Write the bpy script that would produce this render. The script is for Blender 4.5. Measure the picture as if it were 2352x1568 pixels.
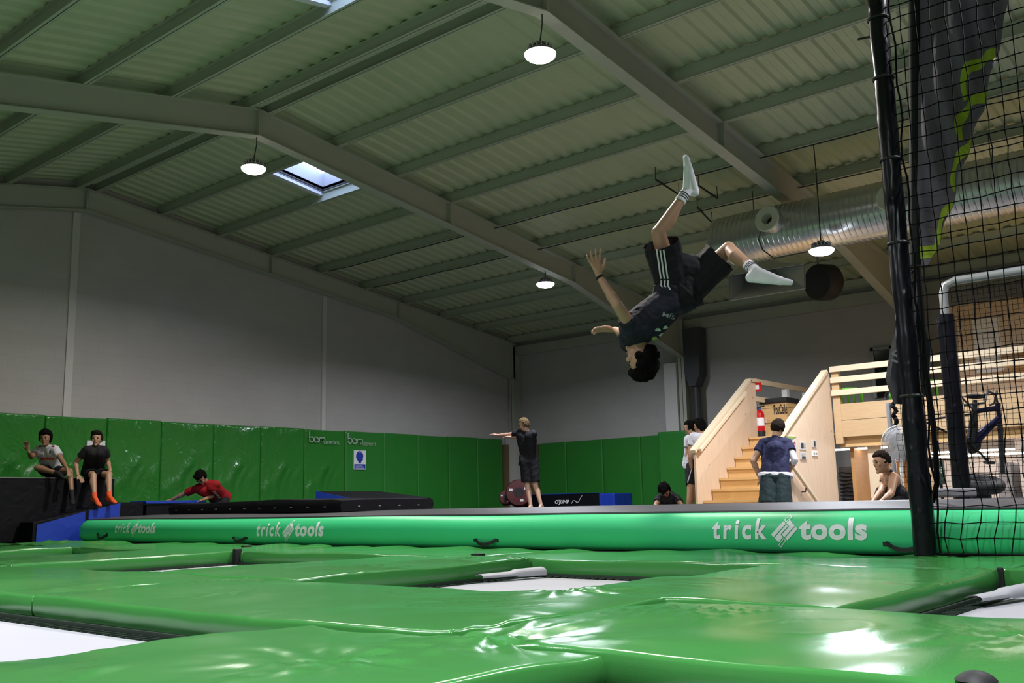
import bpy, bmesh, math, random
import numpy as np
from mathutils import Vector, Matrix, noise, Quaternion
random.seed(7)
for o in list(bpy.data.objects): bpy.data.objects.remove(o)
scene = bpy.context.scene
COL = scene.collection
# ------------------------------------------------------------------ camera
CAM_H = 0.65; FPX = 2247.6
yaw, pit, rol = math.radians(49.694), math.radians(9.403), math.radians(-1.2656)
CW = Vector((math.sin(yaw)*math.cos(pit), math.cos(yaw)*math.cos(pit), math.sin(pit)))
_r0 = Vector((math.cos(yaw), -math.sin(yaw), 0)); _u0 = _r0.cross(CW)
CR = _r0*math.cos(rol) + _u0*math.sin(rol); CU = -_r0*math.sin(rol) + _u0*math.cos(rol)
CC = Vector((0, 0, CAM_H))
cam_d = bpy.data.cameras.new('camera'); cam = bpy.data.objects.new('camera', cam_d); COL.objects.link(cam)
cam_d.sensor_width = 36; cam_d.lens = FPX/2352*36; cam_d.clip_start = 0.05; cam_d.clip_end = 200
cam.matrix_world = Matrix(((CR.x, CU.x, -CW.x, 0), (CR.y, CU.y, -CW.y, 0), (CR.z, CU.z, -CW.z, CAM_H), (0, 0, 0, 1)))
scene.camera = cam
# ------------------------------------------------------------------ world, exposure
world = bpy.data.worlds.new('world'); scene.world = world; world.use_nodes = True
wn = world.node_tree.nodes['Background']; wn.inputs[0].default_value = (0.62, 0.72, 1.0, 1); wn.inputs[1].default_value = 7.0
vs = scene.view_settings
vs.view_transform = 'Standard'; vs.look = 'None'; vs.exposure = 0.28; vs.gamma = 1.0; vs.use_curve_mapping = False
LAMP_POWER = 178.0
# ------------------------------------------------------------------ geometry helpers
def at(x, y, d):                      # point seen at pixel x, y at depth d along the view axis
    return CC + (CW + CR*((x-1176)/FPX) - CU*((y-784)/FPX))*d
def _ray(x, y): return CW + CR*((x-1176)/FPX) - CU*((y-784)/FPX)
def atX(x, y, X): r = _ray(x, y); return CC + r*(X/r.x)
def atY(x, y, Y): r = _ray(x, y); return CC + r*(Y/r.y)
def atZ(x, y, Z): r = _ray(x, y); return CC + r*((Z-CAM_H)/r.z)
ORIG = {}
def tag(o, label=None, cat=None, group=None, kind=None):
    if label: o['label'] = label
    if cat: o['category'] = cat
    if group: o['group'] = group
    if kind: o['kind'] = kind
    return o
def thing(name, label, cat, loc, group=None, kind=None):
    o = bpy.data.objects.new(name, None); COL.objects.link(o); o.location = loc; o.empty_display_size = 0.1
    ORIG[o.name] = Vector(loc); tag(o, label, cat, group, kind); return o
def copy_tree(o, delta, parent=None, label=None):
    c = o.copy(); COL.objects.link(c)
    if parent: c.parent = parent
    else: c.location = o.location + Vector(delta)
    if label: c['label'] = label
    for ch in o.children: copy_tree(ch, delta, c)
    return c
class MB:
    def __init__(s): s.v = []; s.f = []; s.m = []
    def add(s, vs, fs, mi=0):
        b = len(s.v); s.v += [Vector(p) for p in vs]; s.f += [tuple(i+b for i in f) for f in fs]; s.m += [mi]*len(fs); return s
    def box(s, lo, hi, mi=0):
        (x0, y0, z0), (x1, y1, z1) = lo, hi
        return s.add([(x0,y0,z0),(x1,y0,z0),(x1,y1,z0),(x0,y1,z0),(x0,y0,z1),(x1,y0,z1),(x1,y1,z1),(x0,y1,z1)],
                     [(0,3,2,1),(4,5,6,7),(0,1,5,4),(1,2,6,5),(2,3,7,6),(3,0,4,7)], mi)
    def obox(s, c, ax, hs, mi=0):      # oriented box: centre, three axes, half sizes
        c = Vector(c); a = [Vector(q).normalized()*h for q, h in zip(ax, hs)]
        P = [c+a[0]*i+a[1]*j+a[2]*k for k in (-1, 1) for i, j in ((-1,-1),(1,-1),(1,1),(-1,1))]
        return s.add(P, [(0,3,2,1),(4,5,6,7),(0,1,5,4),(1,2,6,5),(2,3,7,6),(3,0,4,7)], mi)
    def beam(s, p, q, w, h, up=(0,0,1), mi=0):
        p, q = Vector(p), Vector(q); d = (q-p); u = Vector(up); side = d.cross(u).normalized(); u2 = side.cross(d).normalized()
        return s.obox((p+q)/2, (d, side, u2), (d.length/2, w/2, h/2), mi)
    def tube(s, pts, r, n=8, cap=True, mi=0, closed=False):
        pts = [Vector(p) for p in pts]; N = len(pts); rs = r if hasattr(r, '__len__') else [r]*N
        rings = []; prev = None
        for i, p in enumerate(pts):
            if closed: t = pts[(i+1) % N]-pts[i-1]
            else: t = pts[min(i+1, N-1)]-pts[max(i-1, 0)]
            t.normalize()
            if prev is None: a = t.orthogonal().normalized()
            else:
                a = prev-t*prev.dot(t)
                a = a.normalized() if a.length > 1e-6 else t.orthogonal().normalized()
            prev = a; b = t.cross(a)
            rings.append([p+(a*math.cos(2*math.pi*k/n)+b*math.sin(2*math.pi*k/n))*rs[i] for k in range(n)])
        V = [q for rg in rings for q in rg]; F = []
        for i in range(N if closed else N-1):
            i2 = (i+1) % N
            for k in range(n): F.append((i*n+k, i*n+(k+1) % n, i2*n+(k+1) % n, i2*n+k))
        if cap and not closed: F.append(tuple(range(n-1, -1, -1))); F.append(tuple((N-1)*n+k for k in range(n)))
        return s.add(V, F, mi)
    def cyl(s, p, q, r0, r1=None, n=16, mi=0): return s.tube([p, q], [r0, r0 if r1 is None else r1], n, True, mi)
    def sphere(s, c, r, nu=12, nv=8, mi=0, axes=None):
        c = Vector(c); r = Vector(r) if hasattr(r, '__len__') else Vector((r, r, r))
        A = [Vector(a) for a in axes] if axes else [Vector((1,0,0)), Vector((0,1,0)), Vector((0,0,1))]
        V = [c+A[2]*r.z]; F = []
        for j in range(1, nv):
            t = math.pi*j/nv
            for i in range(nu):
                p = 2*math.pi*i/nu
                V.append(c+A[0]*(r.x*math.sin(t)*math.cos(p))+A[1]*(r.y*math.sin(t)*math.sin(p))+A[2]*(r.z*math.cos(t)))
        V.append(c-A[2]*r.z); e = len(V)-1
        for i in range(nu): F.append((0, 1+i, 1+(i+1) % nu)); F.append((e, e-nu+(i+1) % nu, e-nu+i))
        for j in range(nv-2):
            for i in range(nu):
                a = 1+j*nu+i; b = 1+j*nu+(i+1) % nu; F.append((a, a+nu, b+nu, b))
        return s.add(V, F, mi)
    def prism(s, poly, off, mi=0):      # closed 3D polygon extruded along off
        P = [Vector(p) for p in poly]; n = len(P); off = Vector(off)
        return s.add(P+[p+off for p in P], [tuple(range(n-1, -1, -1)), tuple(range(n, 2*n))]+[(i, (i+1) % n, n+(i+1) % n, n+i) for i in range(n)], mi)
    def lathe(s, c, axis, prof, n=24, mi=0):
        c = Vector(c); ax = Vector(axis).normalized(); a = ax.orthogonal().normalized(); b = ax.cross(a)
        V = [c+ax*h+(a*math.cos(2*math.pi*k/n)+b*math.sin(2*math.pi*k/n))*r for r, h in prof for k in range(n)]
        F = [(i*n+k, i*n+(k+1) % n, (i+1)*n+(k+1) % n, (i+1)*n+k) for i in range(len(prof)-1) for k in range(n)]
        return s.add(V, F, mi)
    def build(s, name, mats, parent=None, smooth=False, bevel=0, origin=None, fixn=True):
        if not isinstance(mats, (list, tuple)): mats = [mats]
        if parent is not None: org = ORIG[parent.name]
        elif origin is not None: org = Vector(origin)
        else:
            lo = Vector([min(p[i] for p in s.v) for i in range(3)]); hi = Vector([max(p[i] for p in s.v) for i in range(3)])
            org = Vector(((lo.x+hi.x)/2, (lo.y+hi.y)/2, lo.z))
        me = bpy.data.meshes.new(name); me.from_pydata([p-org for p in s.v], [], s.f)
        for m in mats: me.materials.append(m)
        me.polygons.foreach_set('material_index', s.m)
        if fixn or bevel:
            bm = bmesh.new(); bm.from_mesh(me)
            if fixn: bmesh.ops.recalc_face_normals(bm, faces=bm.faces)
            if bevel: bmesh.ops.bevel(bm, geom=[e for e in bm.edges if e.is_manifold and e.calc_face_angle(0) > 0.5], offset=bevel, segments=2, affect='EDGES', profile=0.6)
            bm.to_mesh(me); bm.free()
        if smooth:
            me.polygons.foreach_set('use_smooth', [True]*len(me.polygons))
            try: me.set_sharp_from_angle(angle=math.radians(40 if smooth is True else smooth))
            except Exception: pass
        me.update()
        o = bpy.data.objects.new(name, me); COL.objects.link(o)
        if parent is not None: o.parent = parent
        else: o.location = org
        ORIG[o.name] = org
        return o
def struct(o): o['kind'] = 'structure'; return o
# ------------------------------------------------------------------ materials
def srgb(r, g, b):
    def f(c): c /= 255.0; return c/12.92 if c <= 0.04045 else ((c+0.055)/1.055)**2.4
    return (f(r), f(g), f(b), 1)
def mat(name, col, rough=0.6, metal=0.0, var=0.12, vscale=3.0, bump=0.0, bscale=40.0, spec=0.5, detail=3, vstretch=None, coat=0, extra=None):
    m = bpy.data.materials.new(name); m.use_nodes = True; nt = m.node_tree; N = nt.nodes; L = nt.links
    b = N['Principled BSDF']; b.inputs['Roughness'].default_value = rough; b.inputs['Metallic'].default_value = metal
    b.inputs['Specular IOR Level'].default_value = spec; b.inputs['Coat Weight'].default_value = coat
    tc = N.new('ShaderNodeTexCoord'); src = tc.outputs['Object']
    if vstretch:
        mp = N.new('ShaderNodeMapping'); mp.inputs['Scale'].default_value = vstretch; L.new(src, mp.inputs[0]); src2 = mp.outputs[0]
    else: src2 = src
    nz = N.new('ShaderNodeTexNoise'); nz.inputs['Scale'].default_value = vscale; nz.inputs['Detail'].default_value = detail; L.new(src2, nz.inputs['Vector'])
    mx = N.new('ShaderNodeMix'); mx.data_type = 'RGBA'
    c = Vector(col[:3]); mx.inputs[6].default_value = (*(c*(1-var)), 1); mx.inputs[7].default_value = (*[min(1, q) for q in c*(1+var)], 1)
    L.new(nz.outputs['Fac'], mx.inputs[0]); L.new(mx.outputs[2], b.inputs['Base Color'])
    if bump:
        bz = N.new('ShaderNodeTexNoise'); bz.inputs['Scale'].default_value = bscale; bz.inputs['Detail'].default_value = 4; L.new(src2, bz.inputs['Vector'])
        bp = N.new('ShaderNodeBump'); bp.inputs['Strength'].default_value = bump; bp.inputs['Distance'].default_value = 0.02
        L.new(bz.outputs['Fac'], bp.inputs['Height']); L.new(bp.outputs[0], b.inputs['Normal'])
    if extra: extra(m, nt, b, mx, src)
    return m
def wrinkle_bump(scale=2.2, strength=0.6, dist=0.05, stretch=(1, 1, 1), ridge=True, fine=0.0):
    def ex(m, nt, b, mx, src):
        N, L = nt.nodes, nt.links
        mp = N.new('ShaderNodeMapping'); mp.inputs['Scale'].default_value = stretch; L.new(src, mp.inputs[0])
        n1 = N.new('ShaderNodeTexNoise'); n1.inputs['Scale'].default_value = scale; n1.inputs['Detail'].default_value = 2.5; n1.inputs['Distortion'].default_value = 1.2
        if ridge:
            n1.noise_type = 'RIDGED_MULTIFRACTAL'
        L.new(mp.outputs[0], n1.inputs['Vector'])
        bp = N.new('ShaderNodeBump'); bp.inputs['Strength'].default_value = strength; bp.inputs['Distance'].default_value = dist
        hgt = n1.outputs['Fac']
        if fine:
            n2 = N.new('ShaderNodeTexNoise'); n2.inputs['Scale'].default_value = scale*3.2; n2.inputs['Detail'].default_value = 1.5; n2.inputs['Distortion'].default_value = 2.0
            L.new(mp.outputs[0], n2.inputs['Vector']); ma = N.new('ShaderNodeMath'); ma.operation = 'MULTIPLY_ADD'; ma.inputs[1].default_value = fine
            L.new(n2.outputs['Fac'], ma.inputs[0]); L.new(n1.outputs['Fac'], ma.inputs[2]); hgt = ma.outputs[0]
        L.new(hgt, bp.inputs['Height']); L.new(bp.outputs[0], b.inputs['Normal'])
    return ex
def block_wall(m, nt, b, mx, src):
    N, L = nt.nodes, nt.links
    sp = N.new('ShaderNodeSeparateXYZ'); L.new(src, sp.inputs[0])
    ad = N.new('ShaderNodeMath'); ad.operation = 'ADD'; L.new(sp.outputs[0], ad.inputs[0]); L.new(sp.outputs[1], ad.inputs[1])
    cb = N.new('ShaderNodeCombineXYZ'); L.new(ad.outputs[0], cb.inputs[0]); L.new(sp.outputs[2], cb.inputs[1])
    br = N.new('ShaderNodeTexBrick'); L.new(cb.outputs[0], br.inputs['Vector'])
    br.inputs['Scale'].default_value = 1.0; br.inputs['Brick Width'].default_value = 0.5; br.inputs['Row Height'].default_value = 0.2
    br.inputs['Mortar Size'].default_value = 0.008; br.inputs['Mortar Smooth'].default_value = 0.3
    br.inputs['Color1'].default_value = (0.965, 0.965, 0.965, 1); br.inputs['Color2'].default_value = (1.0, 1.0, 1.0, 1); br.inputs['Mortar'].default_value = (0.93, 0.93, 0.93, 1)
    ml = N.new('ShaderNodeMix'); ml.data_type = 'RGBA'; ml.blend_type = 'MULTIPLY'; ml.inputs[0].default_value = 1
    L.new(mx.outputs[2], ml.inputs[6]); L.new(br.outputs['Color'], ml.inputs[7]); L.new(ml.outputs[2], b.inputs['Base Color'])
    bp = N.new('ShaderNodeBump'); bp.inputs['Strength'].default_value = 0.12; bp.inputs['Distance'].default_value = 0.006
    L.new(br.outputs['Fac'], bp.inputs['Height']); bp.invert = True; L.new(bp.outputs[0], b.inputs['Normal'])
def wood_grain(m, nt, b, mx, src):
    N, L = nt.nodes, nt.links
    vz = N.new('ShaderNodeTexVoronoi'); vz.inputs['Scale'].default_value = 4.0; L.new(src, vz.inputs['Vector'])
    cr = N.new('ShaderNodeValToRGB'); cr.color_ramp.elements[0].position = 0.03; cr.color_ramp.elements[0].color = (0.35, 0.22, 0.12, 1)
    cr.color_ramp.elements[1].position = 0.09; cr.color_ramp.elements[1].color = (1, 1, 1, 1)
    L.new(vz.outputs['Distance'], cr.inputs[0])
    ml = N.new('ShaderNodeMix'); ml.data_type = 'RGBA'; ml.blend_type = 'MULTIPLY'; ml.inputs[0].default_value = 0.8
    L.new(mx.outputs[2], ml.inputs[6]); L.new(cr.outputs[0], ml.inputs[7]); L.new(ml.outputs[2], b.inputs['Base Color'])
def emis(name, col, st):
    m = bpy.data.materials.new(name); m.use_nodes = True; b = m.node_tree.nodes['Principled BSDF']
    b.inputs['Base Color'].default_value = col; b.inputs['Emission Color'].default_value = col; b.inputs['Emission Strength'].default_value = st
    return m
M = {}
M['wall'] = mat('painted_block_wall', (0.50, 0.48, 0.47, 1), 0.85, var=0.10, vscale=1.2, extra=block_wall)
M['pilaster'] = mat('painted_pilaster', (0.62, 0.60, 0.59, 1), 0.7, var=0.05)
M['floor'] = mat('grey_floor', (0.16, 0.16, 0.17, 1), 0.6, var=0.1)
M['podium'] = mat('black_podium', (0.05, 0.05, 0.055, 1), 0.6)
M['steel'] = mat('painted_steel', (0.46, 0.47, 0.40, 1), 0.55, var=0.08, vscale=2)
M['purlin'] = mat('galvanised_purlin', (0.46, 0.50, 0.40, 1), 0.5, var=0.1, vscale=4)
M['roof'] = mat('roof_sheet', (0.52, 0.57, 0.39, 1), 0.45, var=0.08, vscale=2, spec=0.5)
M['pad'] = mat('green_vinyl_pad', (0.055, 0.265, 0.058, 1), 0.17, var=0.10, vscale=1.2, bump=0.05, bscale=260, spec=0.5)
M['wallpad'] = mat('green_wall_vinyl', (0.030, 0.22, 0.030, 1), 0.22, var=0.10, vscale=1.5, extra=wrinkle_bump(1.6, 0.9, 0.08, (1, 1, 0.75), True, 0.17))
M['wallpad2'] = mat('green_wall_vinyl_smooth', (0.028, 0.23, 0.030, 1), 0.42, var=0.08, vscale=1.5, extra=wrinkle_bump(1.2, 0.25, 0.04, (1, 1, 0.5)))
M['airgreen'] = mat('airtrack_green_pvc', (0.05, 0.60, 0.24, 1), 0.42, var=0.05, vscale=1, spec=0.4, bump=0.04, bscale=30)
M['airtop'] = mat('airtrack_grey_top', (0.055, 0.053, 0.06, 1), 0.42, var=0.12, vscale=3, bump=0.2, bscale=160)
M['bed'] = mat('white_trampoline_bed', (0.50, 0.50, 0.54, 1), 0.6, var=0.03, bump=0.1, bscale=300)
M['frame'] = mat('dark_trampoline_frame', (0.03, 0.05, 0.035, 1), 0.5)
M['black'] = mat('black_fabric', (0.012, 0.012, 0.014, 1), 0.6, var=0.2)
M['blackmat'] = mat('black_vinyl_mat', (0.0045, 0.0045, 0.007, 1), 0.6, spec=0.18, var=0.25, vscale=6, extra=wrinkle_bump(5, 0.4, 0.02))
M['bluemat'] = mat('blue_vinyl', (0.012, 0.045, 0.42, 1), 0.45, var=0.12, vscale=5, extra=wrinkle_bump(4, 0.35, 0.02))
M['white'] = mat('white_print', (0.88, 0.88, 0.92, 1), 0.6, var=0.02)
M['palegreen'] = mat('pale_print', (0.45, 0.58, 0.47, 1), 0.6, var=0.05)
M['blueprint'] = mat('blue_print', (0.02, 0.05, 0.45, 1), 0.5, var=0.02)
M['galv'] = mat('spiral_duct_steel', (0.55, 0.56, 0.55, 1), 0.28, metal=0.9, var=0.12, vscale=3)
M['cream'] = mat('cream_plastic', (0.62, 0.62, 0.52, 1), 0.5, var=0.03)
M['cable'] = mat('black_cable', (0.015, 0.015, 0.015, 1), 0.5)
M['wood'] = mat('pale_spruce_panel', (0.66, 0.49, 0.34, 1), 0.55, var=0.12, vscale=5, vstretch=(6, 6, 0.8), extra=wood_grain)
M['woodboard'] = mat('tan_spruce_board', (0.52, 0.35, 0.185, 1), 0.55, var=0.12, vscale=5, vstretch=(6, 0.8, 6), extra=wood_grain)
M['woodpale'] = mat('pale_pine_rail', (0.70, 0.56, 0.38, 1), 0.5, var=0.08, vscale=5, vstretch=(1, 5, 6))
M['woodwarm'] = mat('warm_pine_step', (0.66, 0.42, 0.18, 1), 0.5, var=0.12, vscale=5, vstretch=(5, 1, 8), extra=wood_grain)
M['white_paint'] = mat('white_paint', (0.75, 0.75, 0.74, 1), 0.5, var=0.03)
M['greymetal'] = mat('grey_metal', (0.35, 0.35, 0.36, 1), 0.4, metal=0.6, var=0.05)
M['net'] = mat('black_net_cord', (0.004, 0.004, 0.005, 1), 0.8, spec=0.1)
M['padpole'] = mat('black_tape_sleeve', (0.006, 0.006, 0.010, 1), 0.30, spec=0.35, var=0.2, vscale=8, extra=wrinkle_bump(7, 0.8, 0.03, (1, 1, 0.5)))
M['lampbody'] = mat('grey_lamp_housing', (0.2, 0.2, 0.2, 1), 0.4, metal=0.3)
# ------------------------------------------------------------------ building constants
RIDGE_X, XE, XW = 7.74, 19.4, -3.9
YG, YB = 16.35, -9.2
FRAMES = [16.35, 11.21, 6.04, 0.87, -4.30]
ZTOP = 6.22; SR, SL = 0.130, 0.178          # rafter top at the ridge, roof slopes right and left
def zr(X): return ZTOP-SR*(X-RIDGE_X) if X >= RIDGE_X else ZTOP-SL*(RIDGE_X-X)
PUR = 0.17                                   # purlin height
PITX = 1.235
# ------------------------------------------------------------------ lamps (the hall's own row of high bay lights)
def high_bay(name, P, top, label, col, power):
    P = Vector(P); t = thing(name, label, 'lamp', P-Vector((0, 0, 0.02)), 'high bay lamps hanging from the roof frames')
    hsg = MB().lathe(P, (0, 0, 1), [(0.0, 0.14), (0.05, 0.14), (0.06, 0.09), (0.13, 0.06), (0.165, 0.0), (0.162, -0.012)], 28).build('housing', M['lampbody'], t, smooth=True)
    for k in range(16):
        a = 2*math.pi*k/16; d = Vector((math.cos(a), math.sin(a), 0)); mb = MB(); mb.obox(P+d*0.095+Vector((0, 0, 0.08)), (d, d.cross(Vector((0, 0, 1))), (0, 0, 1)), (0.04, 0.004, 0.025))
        mb.build('cooling_fin', M['lampbody'], hsg)
    em = emis(name+'_glow', (*col, 1), 12.0)
    MB().lathe(P, (0, 0, 1), [(0.0, -0.065), (0.07, -0.062), (0.125, -0.048), (0.160, -0.022), (0.172, 0.008), (0.166, 0.014)], 28).build('diffuser', em, t, smooth=True)
    mb = MB(); q = Vector(top)
    mb.tube([q, q.lerp(P+Vector((0, 0, 0.14)), 0.3)+Vector((0.015, 0, 0)), P+Vector((0, 0, 0.14))], 0.008, 6)
    mb.build('hanging_cable', M['cable'], t)
    ld = bpy.data.lights.new(name+'_light', 'AREA'); ld.shape = 'DISK'; ld.size = 0.33; ld.energy = power; ld.color = col; ld.spread = math.radians(160)
    lo = bpy.data.objects.new('bulb', ld); COL.objects.link(lo); lo.parent = t; lo.location = (0, 0, -0.055)
    return t
# ------------------------------------------------------------------ shell
def zroof(X): return zr(X)+PUR+0.005
struct(MB().box((XW-0.2, YB-0.2, -0.2), (XE+0.2, YG+0.2, 0.0)).build('floor', M['floor']))
struct(MB().box((-3.6, YB+0.2, 0.0), (10.9, YG-0.02, 0.10)).build('floor_podium', M['podium']))
struct(MB().box((6.83, YB+0.2, 0.10), (10.9, YG-0.02, 0.24)).build('floor_podium', M['podium']))
struct(MB().box((10.9, 8.6, 0.0), (18.2, YG-0.02, 0.46)).build('floor_platform', M['podium']))
WT = 0.25
def gable(Y0, Y1):
    return MB().prism([(XW-0.2, Y0, 0), (XE+0.2, Y0, 0), (XE+0.2, Y0, zr(XE)+0.3), (RIDGE_X, Y0, ZTOP+0.30), (XW-0.2, Y0, zr(XW)+0.3)], (0, Y1-Y0, 0))
struct(gable(YG, YG+WT).build('wall_left', M['wall'], origin=(0, 0, 0)))
struct(gable(YB-WT, YB).build('wall_rear', M['wall'], origin=(0, 0, 0)))
struct(MB().box((XE, YB, 0), (XE+WT, YG, zr(XE)+0.26)).build('wall_right', M['wall'], origin=(0, 0, 0)))
struct(MB().box((XW-WT, YB, 0), (XW, YG, zr(XW)+0.26)).build('wall_near', M['wall'], origin=(0, 0, 0)))
# skylight openings: (x0, x1, y0, y1)
SKY = [(9.31, 10.37, 11.98, 13.03), (5.50, 6.54, 6.95, 7.93), (9.31, 10.37, 1.7, 2.75), (5.50, 6.54, -3.4, -2.4)]
def roof_slope(xa, xb, holes, name):
    P = 0.25; mb = MB(); ys = []; y = YB; i = 0
    prof = [(0.0, 0.0), (0.105, 0.0), (0.135, 0.035), (0.22, 0.035), (0.25, 0.0)]
    def strip(x0, x1, ya, za, yb, zb):
        mb.add([(x0, ya, zroof(x0)+za), (x1, ya, zroof(x1)+za), (x1, yb, zroof(x1)+zb), (x0, yb, zroof(x0)+zb)], [(0, 1, 2, 3)])
    while y < YG-0.01:
        for (a, za), (b, zb) in zip(prof[:-1], prof[1:]):
            ya, yb = y+a, y+b; segs = [(xa, xb)]
            for h in holes:
                if yb > h[2] and ya < h[3]:
                    segs = [q for s in segs for q in ((s[0], h[0]), (h[1], s[1])) if q[1]-q[0] > 0.01]
            for s in segs: strip(s[0], s[1], ya, za, yb, zb)
        y += P
    o = mb.build(name, M['roof'], origin=(0, 0, 0), fixn=False); struct(o); return o
roof_slope(RIDGE_X, XE+0.1, [SKY[0], SKY[2]], 'ceiling')
roof_slope(XW-0.1, RIDGE_X, [SKY[1], SKY[3]], 'ceiling')
# outer roof cover with the same openings, so no daylight leaks through
def cover(x0, x1, holes):
    mb = MB(); ys = sorted({YB-0.3, YG+0.4, *[h[2] for h in holes], *[h[3] for h in holes]})
    for ya, yb in zip(ys[:-1], ys[1:]):
        segs = [(x0, x1)]
        for h in holes:
            if ya >= h[2]-1e-6 and yb <= h[3]+1e-6: segs = [q for s in segs for q in ((s[0], h[0]), (h[1], s[1]))]
        for a, b in segs:
            mb.prism([(a, ya, zroof(a)+0.05), (b, ya, zroof(b)+0.05), (b, yb, zroof(b)+0.05), (a, yb, zroof(a)+0.05)], (0, 0, 0.05))
    struct(mb.build('ceiling_cover', M['purlin'], origin=(0, 0, 0)))
cover(RIDGE_X, XE+0.5, [SKY[0], SKY[2]]); cover(XW-0.5, RIDGE_X, [SKY[1], SKY[3]])
M['frost'] = bpy.data.materials.new('skylight_acrylic'); M['frost'].use_nodes = True
_nt = M['frost'].node_tree; _nt.nodes.remove(_nt.nodes['Principled BSDF'])
_t = _nt.nodes.new('ShaderNodeBsdfTransparent'); _t.inputs[0].default_value = (0.86, 0.9, 0.97, 1); _g = _nt.nodes.new('ShaderNodeBsdfGlossy'); _g.inputs['Roughness'].default_value = 0.2
_m = _nt.nodes.new('ShaderNodeMixShader'); _m.inputs[0].default_value = 0.08
_nt.links.new(_t.outputs[0], _m.inputs[1]); _nt.links.new(_g.outputs[0], _m.inputs[2]); _nt.links.new(_m.outputs[0], _nt.nodes['Material Output'].inputs[0])
M['upstand'] = mat('white_skylight_frame', (0.70, 0.70, 0.78, 1), 0.5, var=0.03)
M['upgrey'] = mat('grey_skylight_upstand', (0.42, 0.42, 0.45, 1), 0.5, var=0.05)
for i, (x0, x1, y0, y1) in enumerate(SKY):
    t = thing('window_%d' % (i+1), None, None, ((x0+x1)/2, (y0+y1)/2, zroof((x0+x1)/2)), kind='structure')
    mb = MB(); w = 0.09                                            # white trim ring hanging just under the sheet
    def zz(X, d): return zroof(X)+d
    def ringpart(a0, a1, b0, b1):
        mb.prism([(a0, b0, zz(a0, -0.06)), (a1, b0, zz(a1, -0.06)), (a1, b1, zz(a1, -0.06)), (a0, b1, zz(a0, -0.06))], (0, 0, 0.06))
    ringpart(x0-w, x0, y0-w, y1+w); ringpart(x1, x1+w, y0-w, y1+w); ringpart(x0, x1, y0-w, y0); ringpart(x0, x1, y1, y1+w)
    mb.build('window_frame', M['upstand'], t)
    mb = MB(); e = 0.02
    def side(a0, b0, a1, b1):
        mb.add([(a0, b0, zz(a0, -0.01)), (a1, b1, zz(a1, -0.01)), (a1, b1, zz(a1, 0.36)), (a0, b0, zz(a0, 0.36))], [(0, 1, 2, 3)])
    side(x0, y0, x1, y0); side(x1, y0, x1, y1); side(x1, y1, x0, y1); side(x0, y1, x0, y0)
    mb.build('window_upstand', M['upgrey'], t, fixn=False)
    mb = MB()
    for z, d in ((0.03, 0.02),):
        for a in (((x0, y0), (x1, y0)), ((x1, y0), (x1, y1)), ((x1, y1), (x0, y1)), ((x0, y1), (x0, y0))):
            p, q = Vector((*a[0], zz(a[0][0], z))), Vector((*a[1], zz(a[1][0], z))); mb.beam(p, q, 0.03, 0.02)
    mb.build('window_gasket', M['black'], t)
    ym = (y0+y1)/2
    mb = MB().prism([(x0, y0, zz(x0, 0.34)), (x1, y0, zz(x1, 0.34)), (x1, y1, zz(x1, 0.34)), (x0, y1, zz(x0, 0.34))], (0, 0, 0.012))
    mb.build('window_pane', M['frost'], t)
    mb = MB(); mb.beam((x0, ym+0.28, zz(x0, 0.32)), (x1, ym+0.28, zz(x1, 0.32)), 0.02, 0.02); mb.tube([((x0+x1)/2+0.2, ym+0.28, zz(x1, 0.30)), ((x0+x1)/2+0.28, ym+0.1, zz(x1, 0.2))], 0.015, 6)
    mb.build('window_opener', M['upgrey'], t)
# ------------------------------------------------------------------ portal frames
FRAME_NAMES = ['against the block gable wall', 'carrying the far pair of lamps', 'crossing above the jumper', 'above the near trampolines', 'behind the trampolines']
for Yf, nm in zip(FRAMES, FRAME_NAMES):
    yc = Yf if Yf < 16 else YG-0.11
    t = thing('steel_portal_frame', 'grey painted steel portal frame '+nm, 'roof beam', (RIDGE_X, yc, 0), 'steel portal frames of the hall')
    for sgn, xe, sl in ((1, XE, SR), (-1, XW, SL)):
        d = 0.38; xk = xe-sgn*0.16; hx = xe-sgn*4.3           # haunch starts here
        wt = 0.012
        top = lambda X: zr(X)
        web = [(RIDGE_X, yc, top(RIDGE_X)), (xk, yc, top(xk)), (xk, yc, top(xk)-0.95), (hx, yc, top(hx)-d), (RIDGE_X, yc, top(RIDGE_X)-d)]
        MB().prism([(p[0], p[1]-wt/2, p[2]) for p in web], (0, wt, 0)).build('rafter_web', M['steel'], t)
        for (xa, za), (xb, zb) in (((RIDGE_X, top(RIDGE_X)-d), (hx, top(hx)-d)), ((hx, top(hx)-d), (xk, top(xk)-0.95)), ((RIDGE_X, top(RIDGE_X)), (xk, top(xk)))):
            MB().beam((xa, yc, za), (xb, yc, zb), 0.17, 0.014).build('rafter_flange', M['steel'], t)
        for X in (RIDGE_X+sgn*0.012, RIDGE_X+sgn*3.85, hx):
            MB().box((X-0.009, yc-0.085, top(X)-d), (X+0.009, yc+0.085, top(X))).build('splice_plate', M['steel'], t)
        mb = MB(); xc = xe-sgn*0.17
        mb.box((xc-0.16, yc-0.006, 0), (xc+0.16, yc+0.006, zr(xc)-0.05)); mb.box((xc-0.16, yc-0.085, 0), (xc-0.146, yc+0.085, zr(xc)-0.05)); mb.box((xc+0.146, yc-0.085, 0), (xc+0.16, yc+0.085, zr(xc)-0.05))
        mb.build('column', M['steel'], t)
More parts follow.
